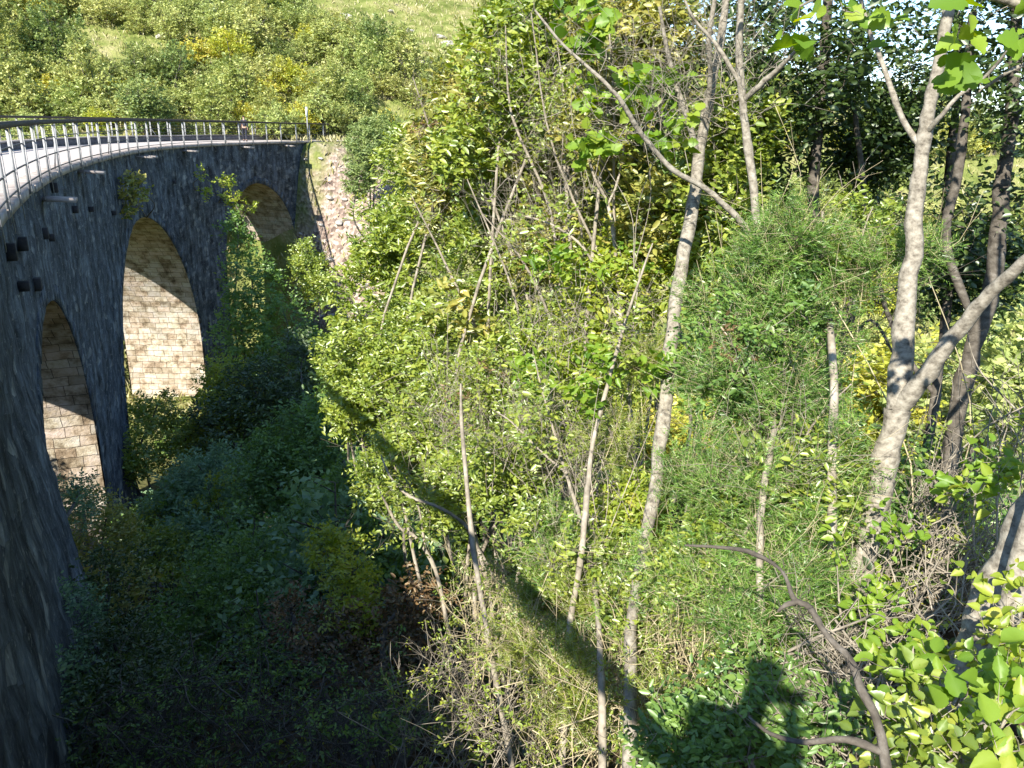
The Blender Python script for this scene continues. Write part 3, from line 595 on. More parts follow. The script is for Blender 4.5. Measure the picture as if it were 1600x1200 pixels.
valley('small sunlit tree in front of the arch opening', [lob(350, 590, 35, 30, 30, 1.1), lob(350, 650, 34, 45, 35, 1.3), lob(320, 610, 36, 20, 22, .8)], 330, vb(348, 760, 33), 'yellow', 16, .14, L=.4, r0=.06)
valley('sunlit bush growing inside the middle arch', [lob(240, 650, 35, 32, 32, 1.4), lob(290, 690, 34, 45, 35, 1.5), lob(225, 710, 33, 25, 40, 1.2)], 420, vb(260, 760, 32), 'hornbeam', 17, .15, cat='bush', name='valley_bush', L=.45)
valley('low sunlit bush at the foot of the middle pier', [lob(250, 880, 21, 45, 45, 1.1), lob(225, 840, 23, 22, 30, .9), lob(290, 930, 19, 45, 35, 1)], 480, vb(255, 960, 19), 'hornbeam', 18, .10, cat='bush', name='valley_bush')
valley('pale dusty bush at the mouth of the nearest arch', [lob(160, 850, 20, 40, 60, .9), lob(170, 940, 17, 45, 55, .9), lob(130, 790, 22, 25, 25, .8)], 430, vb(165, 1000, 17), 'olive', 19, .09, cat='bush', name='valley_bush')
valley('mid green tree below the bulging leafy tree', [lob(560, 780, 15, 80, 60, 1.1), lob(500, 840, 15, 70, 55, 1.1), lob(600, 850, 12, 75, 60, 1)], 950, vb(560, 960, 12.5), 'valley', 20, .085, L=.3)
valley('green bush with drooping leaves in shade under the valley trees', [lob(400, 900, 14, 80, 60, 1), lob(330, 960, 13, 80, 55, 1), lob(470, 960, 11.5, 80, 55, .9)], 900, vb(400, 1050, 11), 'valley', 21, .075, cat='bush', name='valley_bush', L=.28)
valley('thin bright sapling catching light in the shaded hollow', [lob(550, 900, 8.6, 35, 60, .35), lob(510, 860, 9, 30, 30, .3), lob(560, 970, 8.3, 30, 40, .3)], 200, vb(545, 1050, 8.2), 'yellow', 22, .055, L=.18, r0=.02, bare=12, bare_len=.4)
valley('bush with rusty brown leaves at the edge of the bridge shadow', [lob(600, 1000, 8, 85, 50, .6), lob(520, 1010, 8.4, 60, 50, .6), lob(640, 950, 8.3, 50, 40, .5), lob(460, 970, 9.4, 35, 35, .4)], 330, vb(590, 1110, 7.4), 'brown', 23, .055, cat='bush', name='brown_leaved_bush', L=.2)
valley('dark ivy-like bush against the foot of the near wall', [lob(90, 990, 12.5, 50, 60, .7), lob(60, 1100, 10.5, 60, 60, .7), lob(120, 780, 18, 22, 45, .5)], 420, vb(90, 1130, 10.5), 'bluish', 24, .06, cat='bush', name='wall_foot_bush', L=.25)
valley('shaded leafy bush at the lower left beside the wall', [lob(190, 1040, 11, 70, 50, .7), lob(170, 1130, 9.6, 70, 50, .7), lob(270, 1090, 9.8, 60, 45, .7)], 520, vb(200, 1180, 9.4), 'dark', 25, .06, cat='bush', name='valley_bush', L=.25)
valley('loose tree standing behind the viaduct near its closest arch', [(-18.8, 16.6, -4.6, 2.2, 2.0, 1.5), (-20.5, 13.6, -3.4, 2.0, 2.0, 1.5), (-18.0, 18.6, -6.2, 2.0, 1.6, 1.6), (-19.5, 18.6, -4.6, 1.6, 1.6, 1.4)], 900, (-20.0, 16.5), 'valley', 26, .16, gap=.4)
# dense understorey on the valley floor: shared shrubs
def proto(name, label, cat, group, mat, h, rr, n, leaf, seed, tmpl=T_DIAM, ratio=.95, L=.35, bark='bark_grey'):
    """a shrub built at the origin on level ground"""
    global ground
    keep = ground; ground = lambda x, y: np.zeros_like(np.asarray(x, float)) - 1.0
    q = random.Random(seed); lobes = [(q.uniform(-.45, .45) * rr, q.uniform(-.45, .45) * rr, h * q.uniform(.35, .75), rr * q.uniform(.45, .75), rr * q.uniform(.45, .75), h * q.uniform(.25, .38)) for _ in range(6)]
    lobes.append((0, 0, h * .45, rr * .8, rr * .8, h * .4))
    o = plant(name, label, cat, group, (0, 0, -.15), lobes, n, leaf, mat, bark, seed=seed, k=3, m=5, tmpl=tmpl, ratio=ratio, L=L, r0=.05, tw=.01, gap=.33, gs=2.2, kk=4)
    ground = keep; return o
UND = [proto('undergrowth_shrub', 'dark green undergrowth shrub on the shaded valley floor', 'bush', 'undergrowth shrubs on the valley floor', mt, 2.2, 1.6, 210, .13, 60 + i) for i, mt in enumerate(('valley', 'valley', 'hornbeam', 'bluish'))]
q = random.Random(11); used = [0] * 4; cnt = 0
for _ in range(900):
    s = q.uniform(4, 62); off = -q.uniform(1.5, 17); p = pos(s, off)
    if cnt >= 110: break
    if p[1] < 5.5 or p[0] > 3 or (s < 13 and off > -2.5): continue
    z = gz(p[0], p[1])
    if z > -4.5: continue
    i = q.randrange(4); o = UND[i] if not used[i] else copy_tree(UND[i]); used[i] = 1; f = q.uniform(.75, 1.3) * (.8 if p[1] < 14 else 1)
    o.location = (p[0], p[1], z - .15); o.rotation_euler.z = q.uniform(0, 6.28); o.scale = (f, f, f * q.uniform(.8, 1.25)); cnt += 1
# ---- sunny hillside shrubs, trees beyond the viaduct
HG = 'shrubs and small trees on the sunny hillside'
HP = [proto('hillside_shrub', 'olive green round shrub on the sunny hillside', 'shrub', HG, 'hill', 3.4, 2.3, 330, .19, 40),
      proto('hillside_shrub', 'yellow autumn-tinted shrub on the sunny hillside', 'shrub', HG, 'hillgold', 2.8, 2.1, 300, .18, 41),
      proto('hillside_tree', 'darker green small tree on the sunny hillside', 'tree', HG, 'hilldark', 4.4, 2.1, 340, .19, 42),
      proto('hillside_shrub', 'light green spreading shrub on the sunny hillside', 'shrub', HG, 'hill', 2.5, 2.6, 330, .17, 43),
      proto('hillside_tree', 'tall yellow-green tree with grey stems on the sunny hillside', 'tree', HG, 'hill', 5.2, 2.2, 360, .2, 44)]
used = [0] * 5; q = random.Random(5); placed = []
for _ in range(6000):
    if len(placed) >= 285: break
    az = radians(q.uniform(-37, 4) if q.random() < .9 else q.uniform(4, 33)); d = q.uniform(60, 118); x, y = sin(az) * d, cos(az) * d
    wv = (x - OV[0]) * CV[0] + (y - OV[1]) * CV[1]
    if wv < 29 or np.min(np.hypot(x - EXT[:, 0], y - EXT[:, 1])) < 3.2: continue
    if min([9] + [math.hypot(x - a, y - b) for a, b in placed]) < (1.9 if wv < 42 else 2.5): continue
    open_ = float(vnoise(np.array([x * .09 + 3]), np.array([y * .09])))
    if wv > 46 and open_ > .58: continue
    i = q.choices(range(5), (4.5, 3.8 if wv < 48 else 1.8, 2.4, 4.5, 1.8))[0]; o = HP[i] if not used[i] else copy_tree(HP[i]); used[i] = 1
    f = q.uniform(.65, 1.4) * (.8 if wv < 37 else 1); o.location = (x, y, gz(x, y) - .1); o.rotation_euler.z = q.uniform(0, 6.28); o.scale = (f, f, f * q.uniform(.75, 1.2)); placed.append((x, y))
for k_ in range(700):
    s_ = q.uniform(18, 74); o_ = q.uniform(WID + 2.2, 30)
    p_ = pos(min(s_, S1), o_); y_ = p_[1] + max(0, s_ - S1)
    wv = (p_[0] - OV[0]) * CV[0] + (y_ - OV[1]) * CV[1]
    if wv > 29 or min([9] + [math.hypot(p_[0] - a, y_ - b) for a, b in placed]) < 2.7: continue
    if len(placed) > 365: break
    o = copy_tree(HP[q.choice((0, 2, 2, 3))]); f = q.uniform(.8, 1.3); zt = gz(p_[0], y_); o.location = (p_[0], y_, zt - .1); f = min(f, max(.3, (1.2 - zt) / 4.2)); o.scale = (f * 1.2, f * 1.2, f); o.rotation_euler.z = q.uniform(0, 6); o['label'] = 'green shrub growing on the uphill side of the viaduct'; o['group'] = 'shrubs behind the viaduct'; placed.append((p_[0], y_))
# trees of the open slope seen through the trunks on the right
BG = 'trees on the slope beyond the near trunks'; BP = [proto('slope_tree', l, 'tree', BG, mt, 6.0, 3.0, 420, .24, 50 + i) for i, (mt, l) in enumerate((('hillgold', 'bright yellow-green tree glowing on the slope beyond the trunks'), ('hill', 'light green tree on the slope beyond the trunks'), ('hilldark', 'deeper green tree on the slope beyond the trunks')))]
used = [0] * 3; placed = []
for _ in range(3000):
    if len(placed) >= 95: break
    az = radians(q.uniform(-3, 38)); d = q.uniform(24, 85); x, y = sin(az) * d, cos(az) * d
    if min([99] + [math.hypot(x - a, y - b) for a, b in placed]) < 4.0: continue
    i = q.choices(range(3), (5, 4, 2) if d < 50 else (2, 5, 3))[0]; o = BP[i] if not used[i] else copy_tree(BP[i]); used[i] = 1
    f = q.uniform(.7, 1.15); o.location = (x, y, gz(x, y) - .15); o.rotation_euler.z = q.uniform(0, 6.28); o.scale = (f, f, f); placed.append((x, y))
# pale rocks on the hillside and scree
RP = []
for i in range(4):
    bm_v = norm(R.normal(0, 1, (60, 3))); import bmesh
    bm = bmesh.new(); [bm.verts.new(v * R.uniform(.75, 1.0) * [1, .8, .6]) for v in bm_v]; r_ = bmesh.ops.convex_hull(bm, input=bm.verts)
    for v in [v for v in bm.verts if not v.link_faces]: bm.verts.remove(v)
    me = bpy.data.meshes.new('rock'); bm.to_mesh(me); bm.free(); me.materials.append(MAT['rock']); RP.append(me)
def rock(x, y, s, lab, grp, name='boulder'):
    o = bpy.data.objects.new(name, RP[q.randrange(4)]); COL.objects.link(o); o.location = (x, y, gz(x, y) + s * .12); o.scale = (s, s * q.uniform(.7, 1.2), s * q.uniform(.6, .9)); o.rotation_euler = (q.uniform(-.3, .3), q.uniform(-.3, .3), q.uniform(0, 6.28)); tag(o, lab, 'rock', grp)
for px, py, s in ((540, 30, .9), (575, 68, 1.1), (700, 72, 1.0), (690, 60, .7), (640, 50, .6), (255, 60, .7), (610, 20, .5), (480, 12, .7), (560, 50, .6), (665, 100, .7), (20, 45, .8)):
    r_ = ray(px, py); t = 60.0
    while t < 160 and CAM_H + r_[2] * t > gz(r_[0] * t, r_[1] * t): t += .5
    rock(r_[0] * t, r_[1] * t, s * 1.2, 'pale limestone boulder on the open part of the hillside', 'boulders on the hillside')
for _ in range(70):
    x, y = q.uniform(-17, -9), q.uniform(48, 62)
    if gz(x, y) < -1: rock(x, y, q.uniform(.15, .5), 'pale broken stone on the scree below the viaduct end', 'stones of the scree', 'scree_stone')
# grey-green juniper beside the path end
plant('juniper', 'rounded grey-green juniper bush beside the far end of the path', 'bush', None, vb(575, 262, 58), [lob(575, 235, 58, 38, 45, 2), lob(560, 280, 57, 25, 30, 1.4), lob(590, 210, 58, 28, 25, 1.4)], 900, .17, 'hilldark', 'bark_grey', seed=70, r0=.08, L=.35, m=8, tmpl=T_DIAM, ratio=.6)
# grass tufts over the open hillside: uncountable
g = Geo(); n = 26000; az = R.uniform(radians(-38), radians(36), n); d = R.uniform(45, 125, n); x, y = np.sin(az) * d, np.cos(az) * d; z = ground(x, y)
V, F, ra = leaf_arrays(np.stack([x, y, z], -1), np.stack([R.normal(0, .5, n), R.normal(0, .5, n), np.ones(n)], -1), np.stack([R.normal(0, 1, n), -np.ones(n), R.normal(0, .3, n)], -1), R.uniform(.3, .75, n), .22, T_DIAM, R.uniform(0, 1, n))
g.add(V, F, None, ra); tag(g.build('hillside_grass', LEAF['grass']), kind='stuff')
#@@NEAR
# ------------------------------------------------------------------ near trees with their own trunks
def rooted(pts, spread=0, **kw):
    """stem polyline that starts in the soil under its first visible point"""
    P, W_ = pl(pts, **kw); p0, p1 = P[0], P[min(4, len(P) - 1)]; dr = norm(p0 - p1); z = gz(p0[0], p0[1])
    if p0[2] > z:
        t = (p0[2] - z + .25); b = p0 + np.array([dr[0] * t * .5, dr[1] * t * .5, -t]); ex = np.linspace(0, 1, 5)[:-1, None]
        P = np.vstack([b + (p0 - b) * ex, P]); W_ = np.r_[np.linspace(W_[0] * 1.25, W_[0], 4), W_]
    return P, W_
def join(at_, pts, **kw):
    P, W_ = pl(pts, **kw); return np.vstack([at_, P[1:]]), W_
def tstem(name, label, group, stems, lobes=(), n=0, leaf=0, mat='hornbeam', bark='bark_pale', cat='tree', **kw):
    stems = list(stems)
    for i, (A, w_) in enumerate(stems):                             # real stems wander and swell at knots
        A = A.copy(); w_ = np.array(w_, float); A[1:-1] += R.normal(0, 1, (len(A) - 2, 3)) * w_[1:-1, None] * .09; k_ = R.integers(1, len(A) - 1, max(1, len(A) // 6)); w_[k_] *= 1.13; stems[i] = (A, w_)
    for i in range(1, len(stems)):                                  # every side stem starts inside the stem it grows from
        A = np.concatenate([q[0] for q in stems[:i]]); B = stems[i][0]; j = np.argmin(((A - B[0]) ** 2).sum(1)); off = A[j] - B[0]; B = B.copy(); B += off * np.linspace(1, 0, len(B))[:, None] ** 2; stems[i] = (B, stems[i][1])
    return plant(name, label, cat, group, stems[0][0][0], list(lobes), n, leaf, mat, bark, stems=stems, kk=9, **kw)
NG = 'pale barked trees close to the camera'
OVER = [(3.4, 5.0, 6.1, 2.0, 1.5, .9), (5.2, 4.6, 5.4, 1.8, 1.6, 1.0), (2.2, 6.6, 6.6, 1.6, 1.5, .8), (6.2, 7.0, 5.8, 2, 1.8, 1.0)]
# forked trunk on the right
a = rooted([(1316, 1060, 5, 38), (1335, 930, 5, 36), (1365, 800, 5, 34), (1385, 715, 5, 33), (1402, 640, 5, 34)])
f = a[0][-1]
b = join(f, [(1402, 640, 5, 30), (1412, 520, 5.05, 27), (1425, 400, 5.1, 23), (1432, 300, 5.15, 21), (1442, 230, 5.2, 18), (1452, 165, 5.2, 16), (1468, 90, 5.25, 15), (1485, -10, 5.3, 13), (1500, -200, 5.4, 11), (1500, -420, 5.5, 8)])
c = join(f, [(1402, 640, 5, 27), (1450, 580, 4.9, 23), (1500, 515, 4.8, 20), (1550, 455, 4.7, 17), (1600, 410, 4.6, 15), (1680, 330, 4.5, 12), (1800, 120, 4.6, 9), (1850, -250, 4.8, 7)])
d = join(at(1440, 235, 5.2), [(1440, 235, 5.2, 9), (1415, 200, 5.2, 8), (1395, 150, 5.2, 7), (1375, 90, 5.3, 6), (1350, 20, 5.4, 5), (1310, -160, 5.5, 4)])
e = join(at(1448, 215, 5.2), [(1448, 215, 5.2, 8), (1475, 180, 5.1, 6), (1500, 150, 5.1, 5), (1540, 120, 5.1, 4), (1590, 60, 5, 3)])
tstem('forked_tree', 'smooth pale tree whose trunk forks in a Y right of centre', NG, [a, b, c, d, e], OVER[:2] + [lob(1420, -260, 5.2, 160, 90, .9)], 520, .085, 'broad', seed=81, L=.35, tmpl=T_BROAD, ratio=.75, bare=0, tw=.005, k=3, m=6)
# leaning trunks at the lower right
a = rooted([(1490, 1120, 3.9, 58), (1530, 1000, 3.9, 50), (1570, 900, 3.9, 46), (1610, 810, 3.9, 44), (1670, 680, 3.9, 40), (1760, 400, 4, 34), (1850, 0, 4.2, 26), (1850, -400, 4.6, 18)])
tstem('leaning_tree', 'thick mottled trunk leaning out of the picture at the lower right corner', NG, [a], [OVER[1], (4.4, 2.9, 5.6, 1.5, 1.0, .8)], 260, .085, 'broad', seed=82, L=.35, tmpl=T_BROAD, ratio=.75, tw=.005)
a = rooted([(1545, 1110, 3.7, 30), (1565, 1000, 3.7, 28), (1590, 900, 3.7, 26), (1630, 740, 3.7, 22), (1680, 500, 3.8, 18), (1740, 100, 4, 12)])
tstem('leaning_tree', 'thinner pale trunk crossing in front of the thick leaning one', NG, [a])
# long pale trunk in the middle
a = rooted([(985, 1240, 4.3, 20), (985, 1080, 4.5, 19), (988, 960, 4.85, 18), (1003, 870, 5.2, 18), (1022, 770, 5.5, 19), (1040, 640, 5.7, 20), (1050, 520, 6.0, 22), (1065, 420, 6.4, 20), (1083, 320, 6.8, 19), (1095, 230, 6.9, 15), (1113, 130, 7, 12), (1130, 40, 7.1, 10), (1140, -80, 7.2, 7)])
b = join(at(1093, 250, 6.88), [(1093, 250, 6.88, 10), (1080, 200, 6.8, 9), (1062, 150, 6.8, 8), (1045, 90, 6.8, 6), (1030, 10, 6.8, 4)])
c = join(at(1100, 200, 6.9), [(1100, 200, 6.9, 8), (1110, 120, 6.8, 7), (1108, 60, 6.7, 7), (1120, -20, 6.7, 6)])
d = join(at(1030, 720, 6.45), [(1030, 720, 5.35, 9), (1012, 640, 5.5, 8), (1010, 560, 5.7, 7), (1008, 470, 5.9, 5), (1015, 400, 6.1, 4)])
tstem('slender_tree', 'long pale trunk running up the middle of the thicket to bare twigs', NG, [a, b, c], [lob(1090, 120, 7, 90, 120, .6), lob(1020, 190, 6.9, 60, 80, .5)], 150, 0, bare=60, seed=83, tw=.003, bare_len=.6)
# thin grey trunk with the long diagonal branch
a = rooted([(1200, 1130, 5.6, 12), (1205, 960, 5.7, 13), (1205, 800, 5.8, 12), (1208, 660, 5.9, 12), (1198, 520, 6, 12), (1192, 430, 6, 12), (1182, 340, 6, 12), (1172, 250, 6, 12), (1162, 180, 6, 11), (1155, 80, 6, 10), (1160, -30, 6, 8)])
b = join(at(1186, 378, 6), [(1186, 378, 6, 10), (1150, 335, 5.9, 9), (1100, 290, 5.8, 9), (1050, 262, 5.7, 8), (1000, 205, 5.6, 7), (965, 150, 5.5, 6), (925, 110, 5.5, 5), (880, 70, 5.5, 4), (835, 15, 5.5, 3)])
c = join(at(1160, 165, 6), [(1160, 165, 6, 8), (1195, 130, 5.9, 8), (1230, 95, 5.8, 6), (1260, 60, 5.7, 4)])
d = join(at(1158, 130, 6), [(1158, 130, 6, 6), (1120, 70, 6, 5), (1085, 30, 6, 4), (1060, -20, 6, 3)])
tstem('slender_tree', 'thin grey trunk with a long bare branch slanting up to the left', NG, [a, b, c, d], [lob(1000, 180, 5.6, 90, 60, .3), lob(1180, 110, 6, 50, 80, .4), lob(900, 80, 5.6, 60, 50, .3)], 110, 0, bare=45, seed=84, tw=.0025, bare_len=.45)
# other thin stems in the thicket
def thin(label, stems, lobes, n=45, bare=14, seed=0, leaf=.058, **kw):
    stems = [(a_, b_ * .68) for a_, b_ in stems]; n = int(n * 1.5); bare = int(bare * 1.5)
    return tstem('thicket_sapling', label, 'thin stems in the sunlit thicket', stems, lobes, n, leaf, bark='bark_twig', seed=seed, bare=bare, tw=.002, bare_len=.4, k=1, m=5, L=.16, **kw)
thin('pinkish stem leaning right from a tangle of dead twigs', [rooted([(885, 1080, 4.9, 14), (890, 980, 5.1, 14), (905, 890, 5.2, 14), (915, 800, 5.4, 14), (925, 700, 5.7, 10), (950, 600, 5.8, 9), (975, 510, 5.9, 7), (1005, 420, 6, 5), (1020, 380, 6, 3)])], [lob(900, 880, 5.4, 60, 50, .3), lob(970, 520, 5.9, 40, 60, .3)], 60, 25, 85)
thin('sapling forking low beside the pinkish stem', [rooted([(942, 1200, 4.4, 17), (940, 1080, 4.5, 16), (935, 980, 4.9, 12), (920, 860, 5.5, 11), (885, 740, 6.1, 8), (870, 690, 6.2, 6), (850, 620, 6.3, 5), (835, 560, 6.4, 3)]), join(at(885, 740, 6.1), [(885, 740, 6.1, 6), (840, 700, 6.1, 5), (800, 660, 6.1, 4), (770, 640, 6.2, 2)])], [lob(840, 650, 6.2, 70, 70, .3)], 60, 22, 86)
thin('grey sapling with two forks beneath the middle of the thicket', [rooted([(1000, 900, 7, 9), (995, 760, 7.1, 9), (985, 640, 7.2, 9), (972, 520, 7.3, 9), (962, 400, 7.4, 9), (950, 320, 7.5, 8), (930, 280, 7.5, 6), (915, 230, 7.5, 4)]), join(at(950, 320, 7.5), [(950, 320, 7.5, 6), (965, 285, 7.5, 5), (975, 230, 7.5, 4), (985, 160, 7.6, 3)]), join(at(972, 520, 7.3), [(972, 520, 7.3, 5), (930, 420, 7.3, 6), (905, 380, 7.3, 6), (860, 350, 7.4, 5), (810, 335, 7.5, 3)])], [lob(860, 340, 7.4, 70, 50, .4), lob(940, 250, 7.5, 50, 60, .4)], 70, 28, 87)
thin('straight pale shoot standing before the darker leaves', [rooted([(800, 1200, 5.0, 13), (780, 1090, 5.2, 13), (757, 960, 5.5, 12), (740, 860, 5.8, 12), (730, 760, 6.0, 11), (722, 670, 6.3, 9), (720, 600, 6.6, 5)])], [lob(730, 700, 6.8, 50, 60, .3)], 35, 12, 88)
thin('thin arching dead stem bent over the bridge shadow', [rooted([(700, 980, 7.6, 9), (680, 890, 7.6, 9), (650, 840, 7.6, 8), (625, 825, 7.6, 7), (605, 790, 7.6, 6), (590, 760, 7.6, 3)]), join(at(665, 865, 7.6), [(665, 865, 7.6, 6), (655, 800, 7.6, 5), (640, 760, 7.6, 4), (615, 720, 7.6, 2)])], [lob(640, 820, 7.6, 40, 40, .2)], 24, 10, 89)
thin('curved pale stem rising to the left above the shadowed slope', [rooted([(760, 900, 7.2, 8), (735, 830, 7.2, 8), (690, 795, 7.2, 7), (640, 775, 7.3, 7), (610, 745, 7.4, 5), (595, 710, 7.5, 3)])], [lob(640, 760, 7.4, 50, 30, .2)], 20, 8, 90)
for i, (x0, y0, x1, y1, x2, y2, dd) in enumerate(((760, 560, 700, 420, 640, 300, 10), (900, 620, 830, 430, 750, 330, 8.4), (820, 560, 800, 450, 730, 280, 9), (940, 600, 900, 300, 870, 60, 8.2), (1010, 560, 870, 250, 830, 20, 7.8), (985, 720, 985, 560, 1000, 420, 6.4), (740, 330, 690, 250, 645, 120, 11), (860, 330, 800, 180, 790, 40, 8.6), (960, 360, 960, 180, 950, 20, 7.6))):
    lab = ['slim grey branch stem sloping left through the densest leaves', 'bare stem slanting left above the thicket centre', 'short forked stem among yellow-green leaves', 'tall thin whip rising near the top of the thicket', 'long twig stem slanting from the pale trunk to the top edge', 'upright hair-thin stem beside the pinkish one', 'pale whip sticking out toward the hillside', 'upright twiggy stem among the olive leaves', 'thin whip in front of the dark canopy edge'][i]
    thin(lab, [rooted([(x0 + 20, y0 + 180, dd, 7), (x0, y0, dd, 6.5), (x1, y1, dd, 5.5), (x2, y2, dd, 2.5)])], [lob(x1, y1, dd, 45, 80, .3), lob((x1 + x2) / 2, (y1 + y2) / 2, dd, 40, 60, .3)], 34, 22, 100 + i)
# dark trees of the right-hand background
DG = 'darker shaded trees behind the forked tree'
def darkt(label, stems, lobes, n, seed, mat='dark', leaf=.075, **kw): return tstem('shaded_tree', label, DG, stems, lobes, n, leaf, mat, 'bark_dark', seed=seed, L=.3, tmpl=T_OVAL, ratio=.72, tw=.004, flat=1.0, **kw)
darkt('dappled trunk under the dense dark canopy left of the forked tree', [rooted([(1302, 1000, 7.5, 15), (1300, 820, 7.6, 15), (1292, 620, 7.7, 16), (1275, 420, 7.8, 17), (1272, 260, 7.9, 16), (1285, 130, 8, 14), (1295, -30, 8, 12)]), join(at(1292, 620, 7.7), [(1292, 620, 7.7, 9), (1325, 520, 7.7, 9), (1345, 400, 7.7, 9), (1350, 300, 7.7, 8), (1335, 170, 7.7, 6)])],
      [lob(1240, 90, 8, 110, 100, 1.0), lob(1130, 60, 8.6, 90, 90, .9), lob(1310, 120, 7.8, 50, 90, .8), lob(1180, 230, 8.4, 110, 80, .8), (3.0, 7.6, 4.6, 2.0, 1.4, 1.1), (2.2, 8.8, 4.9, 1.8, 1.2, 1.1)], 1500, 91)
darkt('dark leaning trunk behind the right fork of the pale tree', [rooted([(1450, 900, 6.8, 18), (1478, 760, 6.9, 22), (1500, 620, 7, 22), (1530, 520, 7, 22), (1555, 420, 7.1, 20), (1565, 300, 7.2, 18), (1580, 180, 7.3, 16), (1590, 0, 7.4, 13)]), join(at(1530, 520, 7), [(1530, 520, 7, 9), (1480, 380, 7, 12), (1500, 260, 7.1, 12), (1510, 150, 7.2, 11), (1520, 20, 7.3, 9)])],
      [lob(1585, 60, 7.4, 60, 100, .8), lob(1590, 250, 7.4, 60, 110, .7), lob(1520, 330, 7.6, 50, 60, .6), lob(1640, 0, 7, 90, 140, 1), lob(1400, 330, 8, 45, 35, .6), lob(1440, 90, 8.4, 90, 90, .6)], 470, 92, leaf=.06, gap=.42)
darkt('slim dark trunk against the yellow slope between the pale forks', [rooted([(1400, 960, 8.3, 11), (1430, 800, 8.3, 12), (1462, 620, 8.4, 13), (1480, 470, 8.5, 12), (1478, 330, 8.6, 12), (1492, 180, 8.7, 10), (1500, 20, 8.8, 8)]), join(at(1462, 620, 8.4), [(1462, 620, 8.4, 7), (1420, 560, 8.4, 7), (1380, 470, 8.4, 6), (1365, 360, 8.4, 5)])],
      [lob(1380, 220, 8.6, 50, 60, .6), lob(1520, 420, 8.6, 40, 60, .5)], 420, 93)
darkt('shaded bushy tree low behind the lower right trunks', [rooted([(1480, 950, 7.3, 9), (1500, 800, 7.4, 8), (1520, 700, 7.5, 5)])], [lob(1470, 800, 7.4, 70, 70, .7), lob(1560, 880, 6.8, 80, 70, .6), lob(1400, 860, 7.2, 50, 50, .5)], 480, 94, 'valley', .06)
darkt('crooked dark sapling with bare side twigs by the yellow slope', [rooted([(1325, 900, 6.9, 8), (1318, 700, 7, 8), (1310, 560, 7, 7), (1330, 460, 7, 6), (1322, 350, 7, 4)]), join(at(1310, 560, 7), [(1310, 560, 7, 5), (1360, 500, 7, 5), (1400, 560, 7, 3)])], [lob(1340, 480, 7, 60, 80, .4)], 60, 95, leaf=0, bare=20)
# ------------------------------------------------------------------ feathery green climbers (wild asparagus) over the middle right
FE = 'feathery green climbing bushes'
def feather(label, lobes, n, base, seed, mat='feather'):
    return plant('feathery_bush', label, 'bush', FE, base, lobes, int(n * .5), .034, mat, 'straw', seed=seed, r0=.006, bare=40, bare_len=.4, k=6, m=24, tmpl=T_NEED, ratio=.15, spread=1.25, upb=.5, L=.19, flat=2.0, tw=.0018, shell=.9, gap=.5, gs=3.2, sstem=.0013)
feather('largest feathery bush, covering the middle between the pale trunks', [lob(1130, 600, 5.2, 85, 90, .35), lob(1200, 480, 5.3, 80, 80, .35), lob(1240, 620, 5.2, 90, 90, .35), lob(1120, 480, 5.5, 50, 50, .25), lob(1290, 520, 5.4, 40, 60, .25)], 900, (1.6, 4.4), 121)
feather('feathery bush reaching up beneath the dark canopy', [lob(1240, 370, 5.3, 70, 50, .3), lob(1350, 430, 5.5, 60, 55, .3), lob(1180, 400, 5.4, 50, 45, .25), lob(1440, 400, 5.6, 30, 30, .2)], 520, (2.6, 4.5), 122)
feather('feathery bush around the foot of the forked tree', [lob(1180, 780, 4.9, 90, 80, .35), lob(1270, 790, 4.8, 80, 80, .3), lob(1100, 760, 5.1, 70, 80, .3), lob(1300, 690, 4.9, 50, 60, .3)], 850, (1.5, 3.9), 123)
feather('feathery bush spilling down over the dead twigs at the bottom', [lob(1140, 920, 4.5, 95, 60, .3), lob(1250, 900, 4.5, 75, 60, .3), lob(1200, 980, 4.3, 80, 50, .3), lob(1050, 930, 4.8, 60, 50, .25)], 700, (1.2, 3.4), 124)
feather('yellower feathery tuft in the thicket left of the long pale trunk', [lob(960, 680, 6, 60, 70, .3), lob(1000, 570, 6.2, 50, 60, .3), lob(920, 960, 5.3, 60, 60, .3), lob(840, 940, 5.7, 60, 50, .3)], 480, (.7, 4.6), 125, 'hornbeam')
feather('green feathery growth sprawling across the handrail shadow', [lob(900, 900, 5.6, 80, 50, .3), lob(980, 960, 5.1, 70, 50, .3), lob(860, 830, 6, 60, 50, .3), lob(1020, 880, 5.2, 50, 50, .25)], 430, (.3, 4.2), 126)
feather('green feathery tuft among the stalks at the bottom centre', [lob(900, 1080, 4.9, 70, 60, .3), lob(1060, 1090, 4.4, 70, 50, .25), lob(820, 1010, 5.3, 60, 40, .3)], 260, (.4, 3.6), 127, 'hornbeam')
